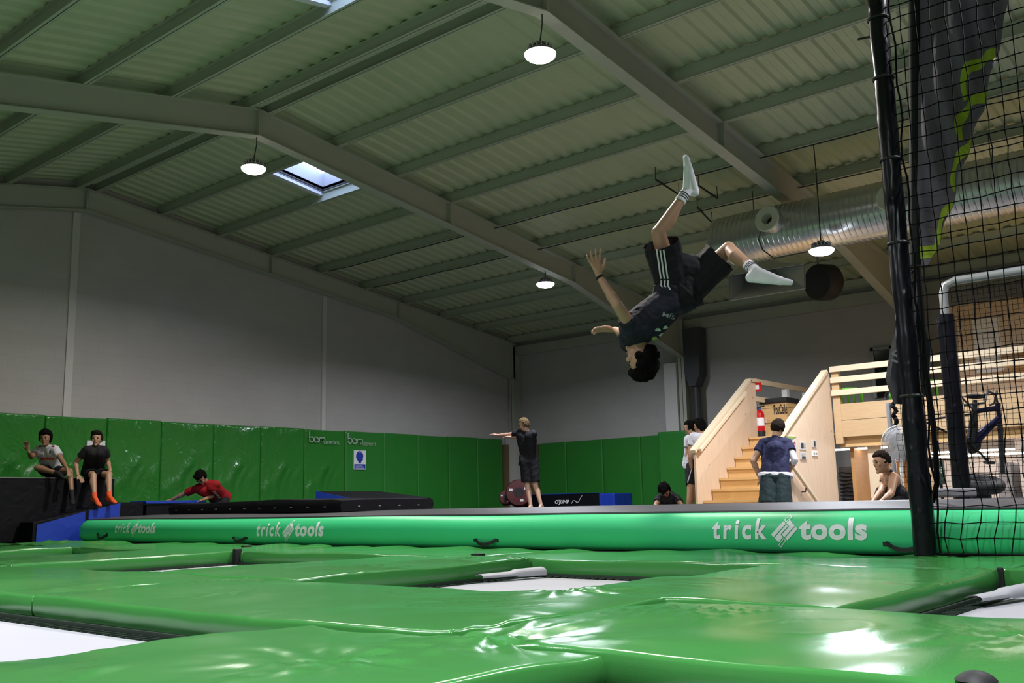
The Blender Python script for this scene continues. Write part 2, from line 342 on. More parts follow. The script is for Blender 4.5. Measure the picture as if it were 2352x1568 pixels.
# ------------------------------------------------------------------ purlins
def purlin(X, ofs, label):
    mb = MB(); z = zr(X); h = PUR; w = 0.075
    y0, y1 = YB+0.02, YG-0.02
    mb.box((X-0.004, y0, z), (X+0.004, y1, z+h)); mb.box((X-w/2, y0, z), (X+w/2, y1, z+0.008)); mb.box((X-w/2, y0, z+h-0.008), (X+w/2, y1, z+h-0.001))
    tag(mb.build('roof_purlin', M['purlin']), label, 'purlin', 'steel purlins under the roof sheets')
ORD = ['first', 'second', 'third', 'fourth', 'fifth', 'sixth', 'seventh', 'eighth', 'ninth', 'tenth']
for i in range(9):
    purlin(RIDGE_X+0.16+i*PITX if i else RIDGE_X+0.16, 0, 'grey steel purlin, %s line right of the roof ridge' % ORD[i])
    purlin(RIDGE_X-0.16-i*(PITX-0.06), 0, 'grey steel purlin, %s line left of the roof ridge' % ORD[i])
purlin(XE-0.35, 0, 'grey steel purlin along the eave above the right wall')
# ------------------------------------------------------------------ pilasters, corner column, wall beam, services
for n, (X, w) in enumerate(((7.64, 0.125), (13.07, 0.10), (2.2, 0.125))):
    zt = zr(X)-0.40
    struct(MB().box((X-w/2, YG-0.035, 0), (X+w/2, YG+0.01, zt)).build('trim_%d' % (n+1), M['pilaster']))
struct(MB().box((XE-0.14, YB, zr(XE)-0.26), (XE, YG, zr(XE)-0.02)).build('trim_4', M['steel']))
M['brown'] = mat('brown_pad_edge', (0.16, 0.12, 0.05, 1), 0.7)
struct(MB().box((18.88, 15.98, 0), (19.2, 16.3, 2.3)).build('trim_5', M['pilaster']))
struct(MB().box((18.70, 16.18, 0.2), (18.86, 16.34, 2.12)).build('trim_6', M['brown']))
struct(MB().box((19.0, 11.31, 0), (19.38, 11.63, 3.7)).build('trim_8', M['pilaster']))
struct(MB().box((19.24, 15.55, 0.2), (19.39, 15.92, 2.10)).build('trim_7', M['brown']))
# ------------------------------------------------------------------ lamps
high_bay('high_bay_lamp', (7.74, 6.08, 5.38), (7.74, 6.04, 5.83), 'glowing warm round high bay lamp near top centre, under the ridge', (1.0, 0.93, 0.86), LAMP_POWER)
high_bay('high_bay_lamp', (7.74, 11.27, 5.38), (7.74, 11.21, 5.83), 'glowing warm round high bay lamp beside the open skylight', (1.0, 0.93, 0.86), LAMP_POWER)
high_bay('high_bay_lamp', (14.23, 11.21, 4.73), (14.23, 11.21, 4.99), 'cool white high bay lamp left of the somersaulting person', (0.86, 0.90, 1.0), LAMP_POWER)
high_bay('high_bay_lamp', (12.84, 5.235, 4.01), (12.84, 5.235, 5.56), 'cool white high bay lamp beneath the spiral air duct', (0.86, 0.90, 1.0), LAMP_POWER)
high_bay('high_bay_lamp', (7.74, 0.87, 5.38), (7.74, 0.87, 5.83), 'round high bay lamp above the near trampolines, out of view', (0.95, 0.95, 1.0), LAMP_POWER)
high_bay('high_bay_lamp', (14.23, 0.87, 4.73), (14.23, 0.87, 4.99), 'round high bay lamp over the mezzanine, out of view', (0.95, 0.95, 1.0), LAMP_POWER)
high_bay('high_bay_lamp', (1.25, 6.04, 4.4), (1.25, 6.04, 4.66), 'round high bay lamp on the near roof slope, out of view', (0.95, 0.95, 1.0), LAMP_POWER)
high_bay('high_bay_lamp', (1.25, 0.87, 4.4), (1.25, 0.87, 4.66), 'round high bay lamp right above the camera, out of view', (0.95, 0.95, 1.0), LAMP_POWER)
# ------------------------------------------------------------------ trampoline pads
PZ = 0.25; PTH = 0.105
CRUMPLE = [(2.30, 2.02, 0.55, 0.020), (3.60, 2.72, 0.42, 0.022), (2.9, 0.75, 0.45, 0.010), (5.62, 4.75, 0.3, 0.012), (1.7, 2.1, 0.5, 0.016), (2.8, 4.2, 0.4, 0.008), (5.6, 1.6, 0.3, 0.012), (6.2, 13.2, 1.2, 0.03)]
def soft_pad(x0, x1, y0, y1, label, seed, amp=0.012, puff=0.012, sub=0.055, sharp=1.0):
    nx = max(8, int((x1-x0)/sub)); ny = max(8, int((y1-y0)/sub)); mb = MB(); r = 0.014; x0 += 0.006; x1 -= 0.006; y0 += 0.006; y1 -= 0.006
    def prof(t, L):         # rounded rim drop by distance to the border
        return t
    V = []; xs = [x0+(x1-x0)*i/nx for i in range(nx+1)]; ys = [y0+(y1-y0)*j/ny for j in range(ny+1)]
    # tighten the outermost rows so that the rim is round
    xs = [x0, x0+0.004, x0+r]+xs[1:-1]+[x1-r, x1-0.004, x1]; ys = [y0, y0+0.004, y0+r]+ys[1:-1]+[y1-r, y1-0.004, y1]
    def hgt(x, y):
        dx = min(x-x0, x1-x); dy = min(y-y0, y1-y); e = min(dx, dy)
        u = (x-x0)/(x1-x0); v = (y-y0)/(y1-y0)
        z = puff*math.sin(math.pi*u)**0.5*math.sin(math.pi*v)**0.5
        p = Vector((x*1.1+seed, y*1.1-seed, seed*0.37))
        q = Vector((x*2.6-seed, y*2.6+seed*2, seed))
        z += amp*1.2*noise.noise(p)+amp*0.8*noise.noise(q)
        n1 = noise.noise(Vector((x*1.3+seed*3, y*1.3, seed))); a = 1.7+1.5*noise.noise(Vector((x*0.8, y*0.8+seed, 3)))
        w = abs(noise.noise(Vector(((x*math.cos(a)+y*math.sin(a))*4.0, (y*math.cos(a)-x*math.sin(a))*1.0, seed*1.7))))
        z += amp*sharp*max(0, 0.16-w)*3.0*max(0, n1)*1.8
        for cx, cy, rad, am_ in CRUMPLE:
            dd = math.hypot(x-cx, y-cy)
            if dd < rad:
                k_ = (1-dd/rad)**1.3; an_ = math.atan2(y-cy, x-cx)
                rg = 1-abs(noise.noise(Vector((an_*2.2+seed, dd*3.0, cx))))*2.2
                z += am_*k_*max(-0.3, rg)+am_*0.6*k_*noise.noise(Vector((x*11, y*11, cy)))
        if x > 6.45: z += 0.010*(x-6.45)/0.35*(math.sin(y*9+2*noise.noise(Vector((y*1.3, 0, 2))))+0.3)
        if e < r: z -= 0.012*(1-math.sqrt(max(0, 1-(1-e/r)**2)))
        return PZ+z
    nX, nY = len(xs), len(ys)
    V = [(x, y, hgt(x, y)) for x in xs for y in ys]
    F = [(i*nY+j, (i+1)*nY+j, (i+1)*nY+j+1, i*nY+j+1) for i in range(nX-1) for j in range(nY-1)]
    b = len(V)
    rim = [(i, 0) for i in range(nX)]+[(nX-1, j) for j in range(1, nY)]+[(i, nY-1) for i in range(nX-2, -1, -1)]+[(0, j) for j in range(nY-2, 0, -1)]
    for lev, (zo, inn) in enumerate(((-0.035, -0.004), (-0.075, -0.003), (-PTH, 0.006))):
        for (i, j) in rim:
            x, y = xs[i], ys[j]; cx = -1 if i == 0 else (1 if i == nX-1 else 0); cy = -1 if j == 0 else (1 if j == nY-1 else 0)
            wob = 0.003*noise.noise(Vector((x*5, y*5, lev*2+seed)))
            V.append((x-cx*(inn-wob), y-cy*(inn-wob), PZ-0.012+zo+0.012))
    n = len(rim)
    for k in range(n):
        i, j = rim[k]; i2, j2 = rim[(k+1) % n]
        F.append((i*nY+j, b+k, b+(k+1) % n, i2*nY+j2))
        for lev in range(2): F.append((b+lev*n+k, b+(lev+1)*n+k, b+(lev+1)*n+(k+1) % n, b+lev*n+(k+1) % n))
    F.append(tuple(b+2*n+k for k in range(n)))
    mb.add(V, F); o = mb.build('safety_pad', M['pad'], smooth=60)
    tag(o, label, 'pad', 'green vinyl pads around the trampolines'); return o
G = 0.006
PADS = [
 (2.26, 3.53, -1.2, 2.18, 'glossy green pad strip at lower right, below the closest opening edge', 1, .016),
 (2.26, 3.53, 2.19, 5.09, 'wide glossy green pad strip across the middle foreground', 2, .014),
 (2.26, 3.53, 5.10, 8.4, 'green pad strip at the left edge behind the near white bed', 3, .012),
 (2.26, 3.53, 8.41, 12.0, 'green pad strip further along the left edge of the photo', 13, .012),
 (0.25, 2.25, 1.60, 2.86, 'large crinkled green pad at the bottom centre', 4, .020),
 (0.25, 2.25, 5.9, 7.2, 'green cross pad left of the near white bed, out of view', 14, .012),
 (0.25, 2.25, -1.2, -0.5, 'green cross pad beside the camera, out of view', 15, .012),
 (3.54, 5.66, 1.48, 2.80, 'glossy green cross pad between the middle and the right trampolines', 5, .016),
 (3.54, 5.66, 4.67, 6.12, 'green cross pad left of the middle trampoline bed', 6, .012),
 (3.54, 5.66, 8.40, 9.80, 'green cross pad behind the left far trampoline bed', 7, .012),
 (3.54, 5.66, 11.75, 13.2, 'green cross pad at the far left, beside the dark ramp', 8, .014),
 (5.67, 6.80, -1.2, 1.47, 'green pad strip under the net at right', 9, .012),
 (5.67, 6.80, 1.48, 5.20, 'long green pad strip along the inflatable track, right of its joint', 10, .016),
 (5.67, 6.80, 5.21, 8.30, 'long green pad strip along the middle of the inflatable track', 11, .014),
 (5.67, 6.80, 8.31, 11.6, 'green pad strip along the left part of the inflatable track', 12, .014),
 (5.67, 6.80, 11.61, 14.6, 'crumpled green pad strip beyond the left end of the track', 16, .030),
]
for (x0, x1, y0, y1, lb, sd, am) in PADS: soft_pad(x0, x1, y0, y1, lb, sd*3.17, am, sub=0.024 if x0 < 5 and y0 < 5 and y0 > -1.21 else 0.05)
# trampoline beds with their springs frames
def trampoline(x0, x1, y0, y1, label):
    t = thing('trampoline', label, 'trampoline', ((x0+x1)/2, (y0+y1)/2, 0.10), 'white trampoline beds sunk between the pads')
    zb = 0.125; m = 0.10
    mb = MB(); nx, ny = 10, 10
    V = [(x0+m+(x1-x0-2*m)*i/nx, y0+m+(y1-y0-2*m)*j/ny, zb-0.012*math.sin(math.pi*i/nx)*math.sin(math.pi*j/ny)) for i in range(nx+1) for j in range(ny+1)]
    mb.add(V, [(i*11+j, (i+1)*11+j, (i+1)*11+j+1, i*11+j+1) for i in range(nx) for j in range(ny)])
    mb.build('bed', M['bed'], t, smooth=True)
    mb = MB()
    for a, b in (((x0, y0), (x1, y0)), ((x1, y0), (x1, y1)), ((x1, y1), (x0, y1)), ((x0, y1), (x0, y0))): mb.beam((*a, 0.128), (*b, 0.128), 0.05, 0.04)
    mb.build('frame', M['frame'], t)
    mb = MB(); n = int((y1-y0)/0.07)
    for k in range(n):
        y = y0+0.1+k*(y1-y0-0.2)/(n-1)
        for xa, xb in ((x0, x0+m), (x1, x1-m)): mb.tube([(xa, y, 0.125), (xb, y, zb)], 0.008, 4)
    n = int((x1-x0)/0.07)
    for k in range(n):
        x = x0+0.1+k*(x1-x0-0.2)/(n-1)
        for ya, yb in ((y0, y0+m), (y1, y1-m)): mb.tube([(x, ya, 0.125), (x, yb, zb)], 0.008, 4)
    mb.build('springs', M['frame'], t)['kind'] = 'stuff'
trampoline(0.2, 2.28, 2.84, 5.92, 'white trampoline bed at the lower left corner')
trampoline(0.2, 2.28, -0.52, 1.62, 'trampoline hidden behind the lower right foreground pad')
trampoline(3.5, 5.68, 2.78, 4.69, 'white trampoline bed in the middle of the green pads')
trampoline(3.5, 5.68, -0.4, 1.50, 'white trampoline bed at the right edge of the photo')
trampoline(3.5, 5.68, 6.10, 8.42, 'white trampoline bed showing as a thin sliver at left')
trampoline(3.5, 5.68, 9.78, 11.77, 'farthest trampoline bed at the left edge')
# folded white bed covers at two corners
def fold(P, label):
    mb = MB(); n = 14; V = []
    for i in range(n+1):
        a = i/n; r = 0.05-0.015*a
        for k in range(9):
            th = -0.6+k/8*3.6
            V.append(P+Vector((0.05-0.55*a+0.0, 0.02+0.10*a-0.08, 0.03))+Vector((0.02*math.sin(th)*0, -r*math.cos(th)*1.1, r*math.sin(th)*(0.75 if a < .5 else .5))))
    mb.add(V, [(i*9+k, (i+1)*9+k, (i+1)*9+k+1, i*9+k+1) for i in range(n) for k in range(8)])
    o = mb.build('bed_flap', M['bed'], smooth=True, fixn=False); tag(o, label, 'flap')
fold(Vector((5.52, 4.56, 0.135)), 'rolled corner flap of white fabric on the middle trampoline')
fold(Vector((5.45, 1.38, 0.135)), 'rolled corner flap of white fabric on the right trampoline')
# black straps in the joints between pads
def strap(P, sx, sy, sz, label):
    o = MB().box(P-Vector((sx, sy, sz))/2, P+Vector((sx, sy, sz))/2).build('pad_strap', M['black'], bevel=0.006)
    tag(o, label, 'strap', 'black straps in the pad joints')
strap(Vector((5.655, 8.36, 0.20)), 0.07, 0.06, 0.15, 'black strap in the pad corner at left, above the thin white sliver')
strap(Vector((5.66, 5.19, 0.245)), 0.07, 0.09, 0.07, 'black strap in the pad joint at centre')
strap(Vector((6.2, 9.0, 0.262)), 0.10, 0.06, 0.03, 'small black tab on the pad below the second track logo')
strap(Vector((5.655, 1.475, 0.20)), 0.02, 0.03, 0.13, 'dark joint strap at the right trampoline corner')
# ------------------------------------------------------------------ text helper
def text_polys(body, bold=0.0, shear=0.0, spacing=1.0):
    cu = bpy.data.curves.new('t', 'FONT'); cu.body = body; cu.size = 1; cu.offset = bold; cu.shear = shear; cu.space_character = spacing; cu.resolution_u = 4
    ob = bpy.data.objects.new('t', cu); COL.objects.link(ob); dg = bpy.context.evaluated_depsgraph_get(); dg.update()
    me = bpy.data.meshes.new_from_object(ob.evaluated_get(dg)); V = [v.co.copy() for v in me.vertices]; F = [tuple(p.vertices) for p in me.polygons]
    bpy.data.objects.remove(ob); bpy.data.curves.remove(cu); bpy.data.meshes.remove(me)
    return V, F
def fit(V, w, h=None):
    x0 = min(v.x for v in V); x1 = max(v.x for v in V); y0 = min(v.y for v in V); y1 = max(v.y for v in V)
    sx = w/(x1-x0); sy = (h/(y1-y0)) if h else sx
    return [Vector(((v.x-x0)*sx, (v.y-y0)*sy, 0)) for v in V]
def flat_text(name, body, P, right, up, w, h, m, parent, bold=0.0, shear=0.0, spacing=1.0, depth=0.0):
    V, F = text_polys(body, bold, shear, spacing); V = fit(V, w, h); P = Vector(P); right = Vector(right).normalized(); up = Vector(up).normalized()
    mb = MB(); mb.add([P+right*v.x+up*v.y for v in V], F); return mb.build(name, m, parent, fixn=False)
# ------------------------------------------------------------------ inflatable track
TX0, TX1, TY0, TY1 = 6.835, 9.85, -3.0, 14.35
air = thing('inflatable_air_track', 'long green inflatable air track with black top and white lettering', 'air track', ((TX0+TX1)/2, (TY0+TY1)/2, 0.24))
def rr(inset, z, R=0.42, n=8, ny=60):
    x0, x1, y0, y1 = TX0+inset, TX1-inset, TY0+inset, TY1-inset; r = max(0.02, R-inset*0.7) if inset < 0.5 else 0.1
    P = []
    for cx, cy, a0 in ((x1-r, y1-r, 0), (x0+r, y1-r, 90), (x0+r, y0+r, 180), (x1-r, y0+r, 270)):
        for k in range(n+1):
            a = math.radians(a0+90*k/n); P.append(Vector((cx+r*math.cos(a), cy+r*math.sin(a), z)))
        if a0 in (90, 270):
            a, b = P[-1], (Vector((x0, y0+r, z)) if a0 == 90 else Vector((x1, y1-r, z)))
            for k in range(1, ny): P.append(a.lerp(b, k/ny))
    return P
SIDE = [(0.13, 0.242), (0.06, 0.252), (0.02, 0.285), (0.0, 0.345), (0.0, 0.41), (0.014, 0.465), (0.045, 0.512), (0.075, 0.535), (0.105, 0.549)]
TOP = [(0.105, 0.549), (0.18, 0.558), (0.4, 0.58), (0.8, 0.596), (1.2, 0.604), (1.45, 0.606)]
def wave(p, amt): return Vector((p.x, p.y, p.z+amt*noise.noise(Vector((p.x*0.6, p.y*0.6, 0)))))
def rings(defs, name, m, capend):
    mb = MB(); R = [[wave(p, 0.012) if z > 0.3 else p for p in rr(i, z)] for i, z in defs]; n = len(R[0])
    V = [p for r in R for p in r]; F = [(a*n+k, a*n+(k+1) % n, (a+1)*n+(k+1) % n, (a+1)*n+k) for a in range(len(R)-1) for k in range(n)]
    if capend: F.append(tuple((len(R)-1)*n+k for k in range(n)))
    mb.add(V, F); return mb.build(name, m, air, smooth=60)
rings(SIDE, 'side_wall', M['airgreen'], False); rings(TOP, 'top_surface', M['airtop'], True)
mb = MB(); mb.tube([p+Vector((-0.002, 0, 0.004)) for p in rr(0.105, 0.549)], 0.010, 5, closed=True); mb.build('seam', M['airtop'], air)
def track_x(z):
    zs = [s[1] for s in SIDE]; xs = [s[0] for s in SIDE]
    return TX0+float(np.interp(z, zs, xs))-0.005
def on_track(V, F, y_left, z0, name):
    me = bpy.data.meshes.new('tmp'); me.from_pydata([(v.x, v.y, 0) for v in V], [], F); bm = bmesh.new(); bm.from_mesh(me)
    for zc in (0.31, 0.345, 0.38, 0.41, 0.44, 0.465, 0.49):
        bmesh.ops.bisect_plane(bm, geom=bm.verts[:]+bm.edges[:]+bm.faces[:], plane_co=(0, zc-z0, 0), plane_no=(0, 1, 0))
    bm.verts.index_update(); mb = MB()
    W = []
    for v in bm.verts:
        z = z0+v.co.y; w = wave(Vector((TX0, y_left-v.co.x, z)), 0.012); W.append((track_x(z), y_left-v.co.x, w.z))
    mb.add(W, [tuple(v.index for v in f.verts) for f in bm.faces]); bm.free(); bpy.data.meshes.remove(me)
    return mb.build(name, M['white'], air, fixn=False, smooth=80)
def track_logo(yl, z0, w):
    h = 0.155*w/1.2
    a = text_polys('trick', 0.03, 0.08, 1.3); on_track(fit(a[0], w*0.375, h), a[1], yl, z0, 'lettering')
    b = text_polys('tools', 0.04, 0.04, 1.08); on_track(fit(b[0], w*0.412, h), b[1], yl-w*0.588, z0, 'lettering')
    # diamond emblem: a tilted square cut by two step shaped grooves, with two outlined tips
    c = Vector((w*0.485, h*0.42, 0)); u = Vector((1, 1, 0))*h*0.40; v = Vector((1, -1, 0))*h*0.40; polys = []
    def Q(pts): polys.append([c+u*p[0]+v*p[1] for p in pts])
    Q([(-1.0, -0.15), (0.55, -0.15), (0.55, 0.05), (-0.4, 0.05), (-0.4, 0.35), (-1.0, 0.35)])      # first stroke of the emblem
    Q([(-0.32, 0.13), (0.63, 0.13), (0.63, -0.25), (1.0, -0.25), (1.0, 0.45), (-0.32, 0.45)])
    Q([(-1.0, -0.55), (0.55, -0.55), (0.55, -0.23), (-1.0, -0.23)]); Q([(-0.32, 0.53), (1.0, 0.53), (1.0, 0.80), (-0.32, 0.80)])
    def ring(p0, p1, t):
        (a0, b0), (a1, b1) = p0, p1
        Q([(a0, b0), (a1, b0), (a1, b0+t), (a0, b0+t)]); Q([(a0, b1-t), (a1, b1-t), (a1, b1), (a0, b1)]); Q([(a0, b0+t), (a0+t, b0+t), (a0+t, b1-t), (a0, b1-t)]); Q([(a1-t, b0+t), (a1, b0+t), (a1, b1-t), (a1-t, b1-t)])
    ring((0.63, -0.62), (1.25, -0.32), 0.06); ring((-1.25, 0.42), (-0.42, 0.72), 0.06)
    V = []; F = []
    for p in polys: F.append(tuple(range(len(V), len(V)+len(p)))); V += p
    on_track(V, F, yl, z0, 'emblem')
track_logo(3.815, 0.345, 1.2); track_logo(9.734, 0.345, 1.22); track_logo(13.0, 0.365, 1.05)
for y in (13.35, 10.07, 6.17, 2.36, -1.5):
    mb = MB(); V = []
    z = 0.325 if y > 13 else 0.31
    for i in range(13):
        s = -1+2*i/12; yy = y-s*0.13; bow = (1-s*s); p = Vector((track_x(z)-0.004-0.035*bow, yy, z-0.045*bow+0.02))
        V += [p+Vector((0, 0, 0.016)), p-Vector((0, 0, 0.016)), p+Vector((0.006, 0, -0.016)), p+Vector((0.006, 0, 0.016))]
    mb.add(V, [(i*4+a, i*4+(a+1) % 4, i*4+4+(a+1) % 4, i*4+4+a) for i in range(12) for a in range(4)])
    for s in (-1, 1): mb.box((track_x(z)-0.004, y+s*0.13-0.025, z), (track_x(z)+0.01, y+s*0.13+0.025, z+0.05))
    mb.build('carry_handle', M['black'], air)
# ------------------------------------------------------------------ wall pads
def wall_pad(a0, a1, zt, along, seed, label, m, group, nrm=0.010, shift=0.0):
    # along 'x': on the gable wall facing -y; along 'y': on the right wall facing -x
    g = 0.004; a0 += g; a1 -= g; z0 = 0.28; th = 0.085; mb = MB(); n, k = 14, 28
    def wp(a, z, off): return (a, 16.30-off, z) if along == 'x' else (19.31-off-shift, a, z)
    V = []; 
    us = [0, 0.012, 0.04]+[i/n for i in range(1, n)]+[0.96, 0.988, 1]; ws = [0, 0.006, 0.02]+[j/k for j in range(1, k)]+[0.98, 0.994, 1]
    for u in us:
        for w in ws:
            a = a0+(a1-a0)*u; z = z0+(zt-z0)*w
            e = min(min(u, 1-u)*(a1-a0), min(w, 1-w)*(zt-z0)); rim = 0.018*(1-math.sqrt(max(0, 1-(1-min(1, e/0.03))**2)))
            wr = nrm*(noise.noise(Vector((a*1.6, z*1.3, seed)))+0.6*noise.noise(Vector((a*4+z*1.5, z*2.2-a, seed*2))))
            rd = abs(noise.noise(Vector((a*2.5+z*1.2, z*0.9-a*0.8, seed*1.3)))); wr += nrm*2.0*max(0, 0.10-rd)*4*max(0, noise.noise(Vector((a, z, seed)))+0.3)
            V.append(wp(a, z, th-rim+min(1, e/0.1)*wr))
    nu, nw = len(us), len(ws)
    F = [(i*nw+j, (i+1)*nw+j, (i+1)*nw+j+1, i*nw+j+1) for i in range(nu-1) for j in range(nw-1)]
    rim = [(i, 0) for i in range(nu)]+[(nu-1, j) for j in range(1, nw)]+[(i, nw-1) for i in range(nu-2, -1, -1)]+[(0, j) for j in range(nw-2, 0, -1)]
    b = len(V)
    for i, j in rim: V.append(wp(a0+(a1-a0)*us[i], z0+(zt-z0)*ws[j], 0))
    for q in range(len(rim)):
        i, j = rim[q]; i2, j2 = rim[(q+1) % len(rim)]; F.append((i*nw+j, b+q, b+(q+1) % len(rim), i2*nw+j2))
    F.append(tuple(b+q for q in range(len(rim))))
    mb.add(V, F); tag(mb.build('wall_pad', m, smooth=50), label, 'wall pad', group)
GX = [2.0, 3.05, 4.1, 5.15, 6.2, 7.25, 8.31, 9.33, 10.40, 11.45, 12.50, 13.57, 14.66, 15.70, 16.72, 17.72, 18.66]
GL = ['farthest left of the gable wall pads, out of view', 'gable wall pad left of the photo edge, out of view', 'gable wall pad just left of the photo edge', 'gable wall pad above the left end of the black box',
      'green wall pad at the left edge of the photo', 'green wall pad behind the boy in the white shirt', 'green wall pad behind the boy in black with orange socks', 'heavily creased green wall pad right of the seated boys',
      'creased green wall pad above the person in red', 'creased green wall pad right of the person in red', 'green wall pad left of the first white wall logo', 'green wall pad carrying the first white wall logo',
      'green wall pad carrying the second logo and blue sign', 'plain green wall pad right of the blue sign', 'second plain green wall pad right of the blue sign', 'last green gable wall pad beside the corner column']
GL = [g if 'wall pad' in g or 'wall pads' in g else g for g in GL]
for i in range(len(GX)-1):
    wall_pad(GX[i], GX[i+1], 2.25+0.008*math.sin(i*2.3), 'x', i*2.7+1, GL[i], M['wallpad'] if i < 11 else M['wallpad2'], 'green pads along the gable wall', 0.017 if i < 11 else 0.008)
EY = [15.52, 14.66, 13.56, 12.49, 11.80, 11.05, 10.0, 8.9, 7.9]
EL = ['green right wall pad nearest the corner, behind the standing person', 'second green pad from the corner on the right wall', 'third green pad from the corner on the right wall', 'narrow green right wall pad left of the pillar',
      'slightly taller green pad in front of the pillar', 'green right wall pad hidden behind the wooden stair side', 'green right wall pad further behind the stairs', 'green right wall pad at the end behind the stairs']
for i in range(len(EY)-1):
    wall_pad(EY[i+1], EY[i], 2.12 if i < 4 else 2.16, 'y', i*3.9+50, EL[i], M['wallpad2'], 'green pads along the right wall', 0.005, 0.33 if i >= 4 else 0.0)
# printed logos and the blue sign on the gable pads
def stroke(pts, w, P, s, parent, name, m, closed=False):
    pts = [Vector((p[0], p[1], 0)) for p in pts]; mb = MB(); n = len(pts); V = []
    for i, p in enumerate(pts):
        t = (pts[min(i+1, n-1)]-pts[max(i-1, 0)]).normalized(); nn = Vector((-t.y, t.x, 0))*w/2
        for q in (p-nn, p+nn): V.append(P+Vector((q.x*s, 0, q.y*s)))
    mb.add(V, [(2*i, 2*i+2, 2*i+3, 2*i+1) for i in range(n-1)]); return mb.build(name, m, parent, fixn=False)
def arc(cx, cy, r, a0, a1, n=20): return [(cx+r*math.cos(math.radians(a0+(a1-a0)*k/n)), cy+r*math.sin(math.radians(a0+(a1-a0)*k/n))) for k in range(n+1)]
def bam(X, z, wtot, label):
    P = Vector((X, 16.180, z)); s = 0.215/2.0; t = thing('wall_logo', label, 'logo', P, 'white printed wall logos'); w = 0.17
    stroke([(0, 2.05), (0, 0.5)]+arc(0.5, 0.5, 0.5, 180, 540, 28), w, P, s, t, 'letter', M['palegreen'])
    stroke(arc(1.62, 0.5, 0.5, 0, 360, 28)+[(2.12, 0.0)], w, P, s, t, 'letter', M['palegreen'])
    stroke([(2.38, 0.15)]+arc(2.72, 0.62, 0.32, 180, 0)+[(3.04, 0.3)], w, P, s, t, 'letter', M['palegreen'])
    stroke([(3.04, 0.3)]+arc(3.38, 0.62, 0.34, 180, 0)+[(3.72, 0.05)], w, P, s, t, 'letter', M['palegreen'])
    flat_text('subtitle', 'FREESPORTS', P+Vector((0.34, 0, -0.03)), (1, 0, 0), (0, 0, 1), 0.44, 0.062, M['palegreen'], t)
bam(12.60, 1.985, 0.8, 'white rounded logo on the wall pads, left of the two')
bam(13.62, 1.99, 0.8, 'white rounded logo on the wall pads, above the blue sign')
def plate(name, X0, X1, z0, z1, Y, label, cat, m=None):
    t = thing(name, label, cat, ((X0+X1)/2, Y, z0)); MB().box((X0, Y-0.006, z0), (X1, Y+0.02, z1)).build('panel', m or M['white'], t); return t
t = plate('safety_sign', 13.79, 14.12, 1.44, 1.85, 16.195, 'blue and white safety sign with a head symbol on the wall', 'sign')
mb = MB(); mb.add([(13.955+0.11*math.cos(a), 16.186, 1.725+0.115*math.sin(a)) for a in [2*math.pi*k/24 for k in range(24)]], [tuple(range(24))]); mb.build('blue_disc', M['blueprint'], t, fixn=False)
mb = MB(); mb.add([(13.91, 16.186, 1.63), (13.99, 16.186, 1.63), (13.99, 16.186, 1.575), (13.91, 16.186, 1.575)], [(0, 1, 2, 3)]); mb.build('blue_neck', M['blueprint'], t, fixn=False)
mb = MB(); mb.add([(13.80, 16.186, 1.45), (14.11, 16.186, 1.45), (14.11, 16.186, 1.555), (13.80, 16.186, 1.555)], [(0, 1, 2, 3)]); mb.build('blue_caption', M['blueprint'], t, fixn=False)
stroke(arc(0, 0, 0.09, -40, 120), 0.018, Vector((13.965, 16.182, 1.73)), 1, t, 'white_outline', M['white'])
for k in range(3):
    mb = MB(); mb.add([(13.83, 16.183, 1.467+k*0.03), (14.08-0.03*k, 16.183, 1.467+k*0.03), (14.08-0.03*k, 16.183, 1.477+k*0.03), (13.83, 16.183, 1.477+k*0.03)], [(0, 1, 2, 3)]); mb.build('caption_line', M['white'], t, fixn=False)
plate('wall_notice', 7.95, 8.27, 1.70, 1.86, 16.195, 'white notice on the wall behind the boy in black', 'notice')
# ------------------------------------------------------------------ mats and ramps
def block(name, poly, off, m, label, cat, bevel=0.02):
    o = MB().prism(poly, off).build(name, m, bevel=bevel); tag(o, label, cat); return o
t = thing('crash_mat', 'thick black crash mat with scuffed edges lying on the air track', 'mat', (8.4, 11.07, 0.585))
mb = MB(); n = 26
sec = [(-0.78, 0.0), (-0.80, 0.075), (-0.775, 0.15), (-0.4, 0.155), (0.4, 0.16), (0.765, 0.15), (0.785, 0.08), (0.76, 0.0)]
V = []
for i in range(n+1):
    y = 9.18+3.8*i/n; sk = 0.012*noise.noise(Vector((0, y*1.2, 4)))+0.008*math.sin(y*1.9)
    e = min(i, n-i)
    for (a, z) in sec: V.append((8.4+a*(0.985 if e == 0 else 1), y, 0.602+(z if z == 0 else z+sk)-(0.012 if e == 0 and z > 0.1 else 0)))
K = len(sec); F = [(i*K+k, i*K+(k+1) % K, (i+1)*K+(k+1) % K, (i+1)*K+k) for i in range(n) for k in range(K)]+[tuple(range(K-1, -1, -1)), tuple(n*K+k for k in range(K))]
mb.add(V, F); mb.build('cover', M['blackmat'], t, smooth=50)
for k in range(11):
    y = 9.45+k*0.33; MB().box((7.592, y-0.018, 0.655), (7.60, y+0.018, 0.667)).build('eyelet', M['greymetal'], t)
for k in range(4):
    x = 7.9+k*0.33; MB().box((x-0.018, 9.172, 0.655), (x+0.018, 9.18, 0.667)).build('eyelet', M['greymetal'], t)
# big black box with the two boys
t = thing('black_box', 'big black padded box against the wall with two boys sitting on it', 'box', (6.4, 15.5, 0.1))
bx1 = atY(264, 1100, 14.95).x
MB().box((4.6, 14.95, 0.245), (bx1, 16.18, 1.185)).build('body', M['blackmat'], t, bevel=0.02)
mb = MB(); mb.beam((4.62, 14.945, 1.183), (bx1-0.01, 14.945, 1.183), 0.012, 0.014); mb.build('edge_piping', M['greymetal'], t)
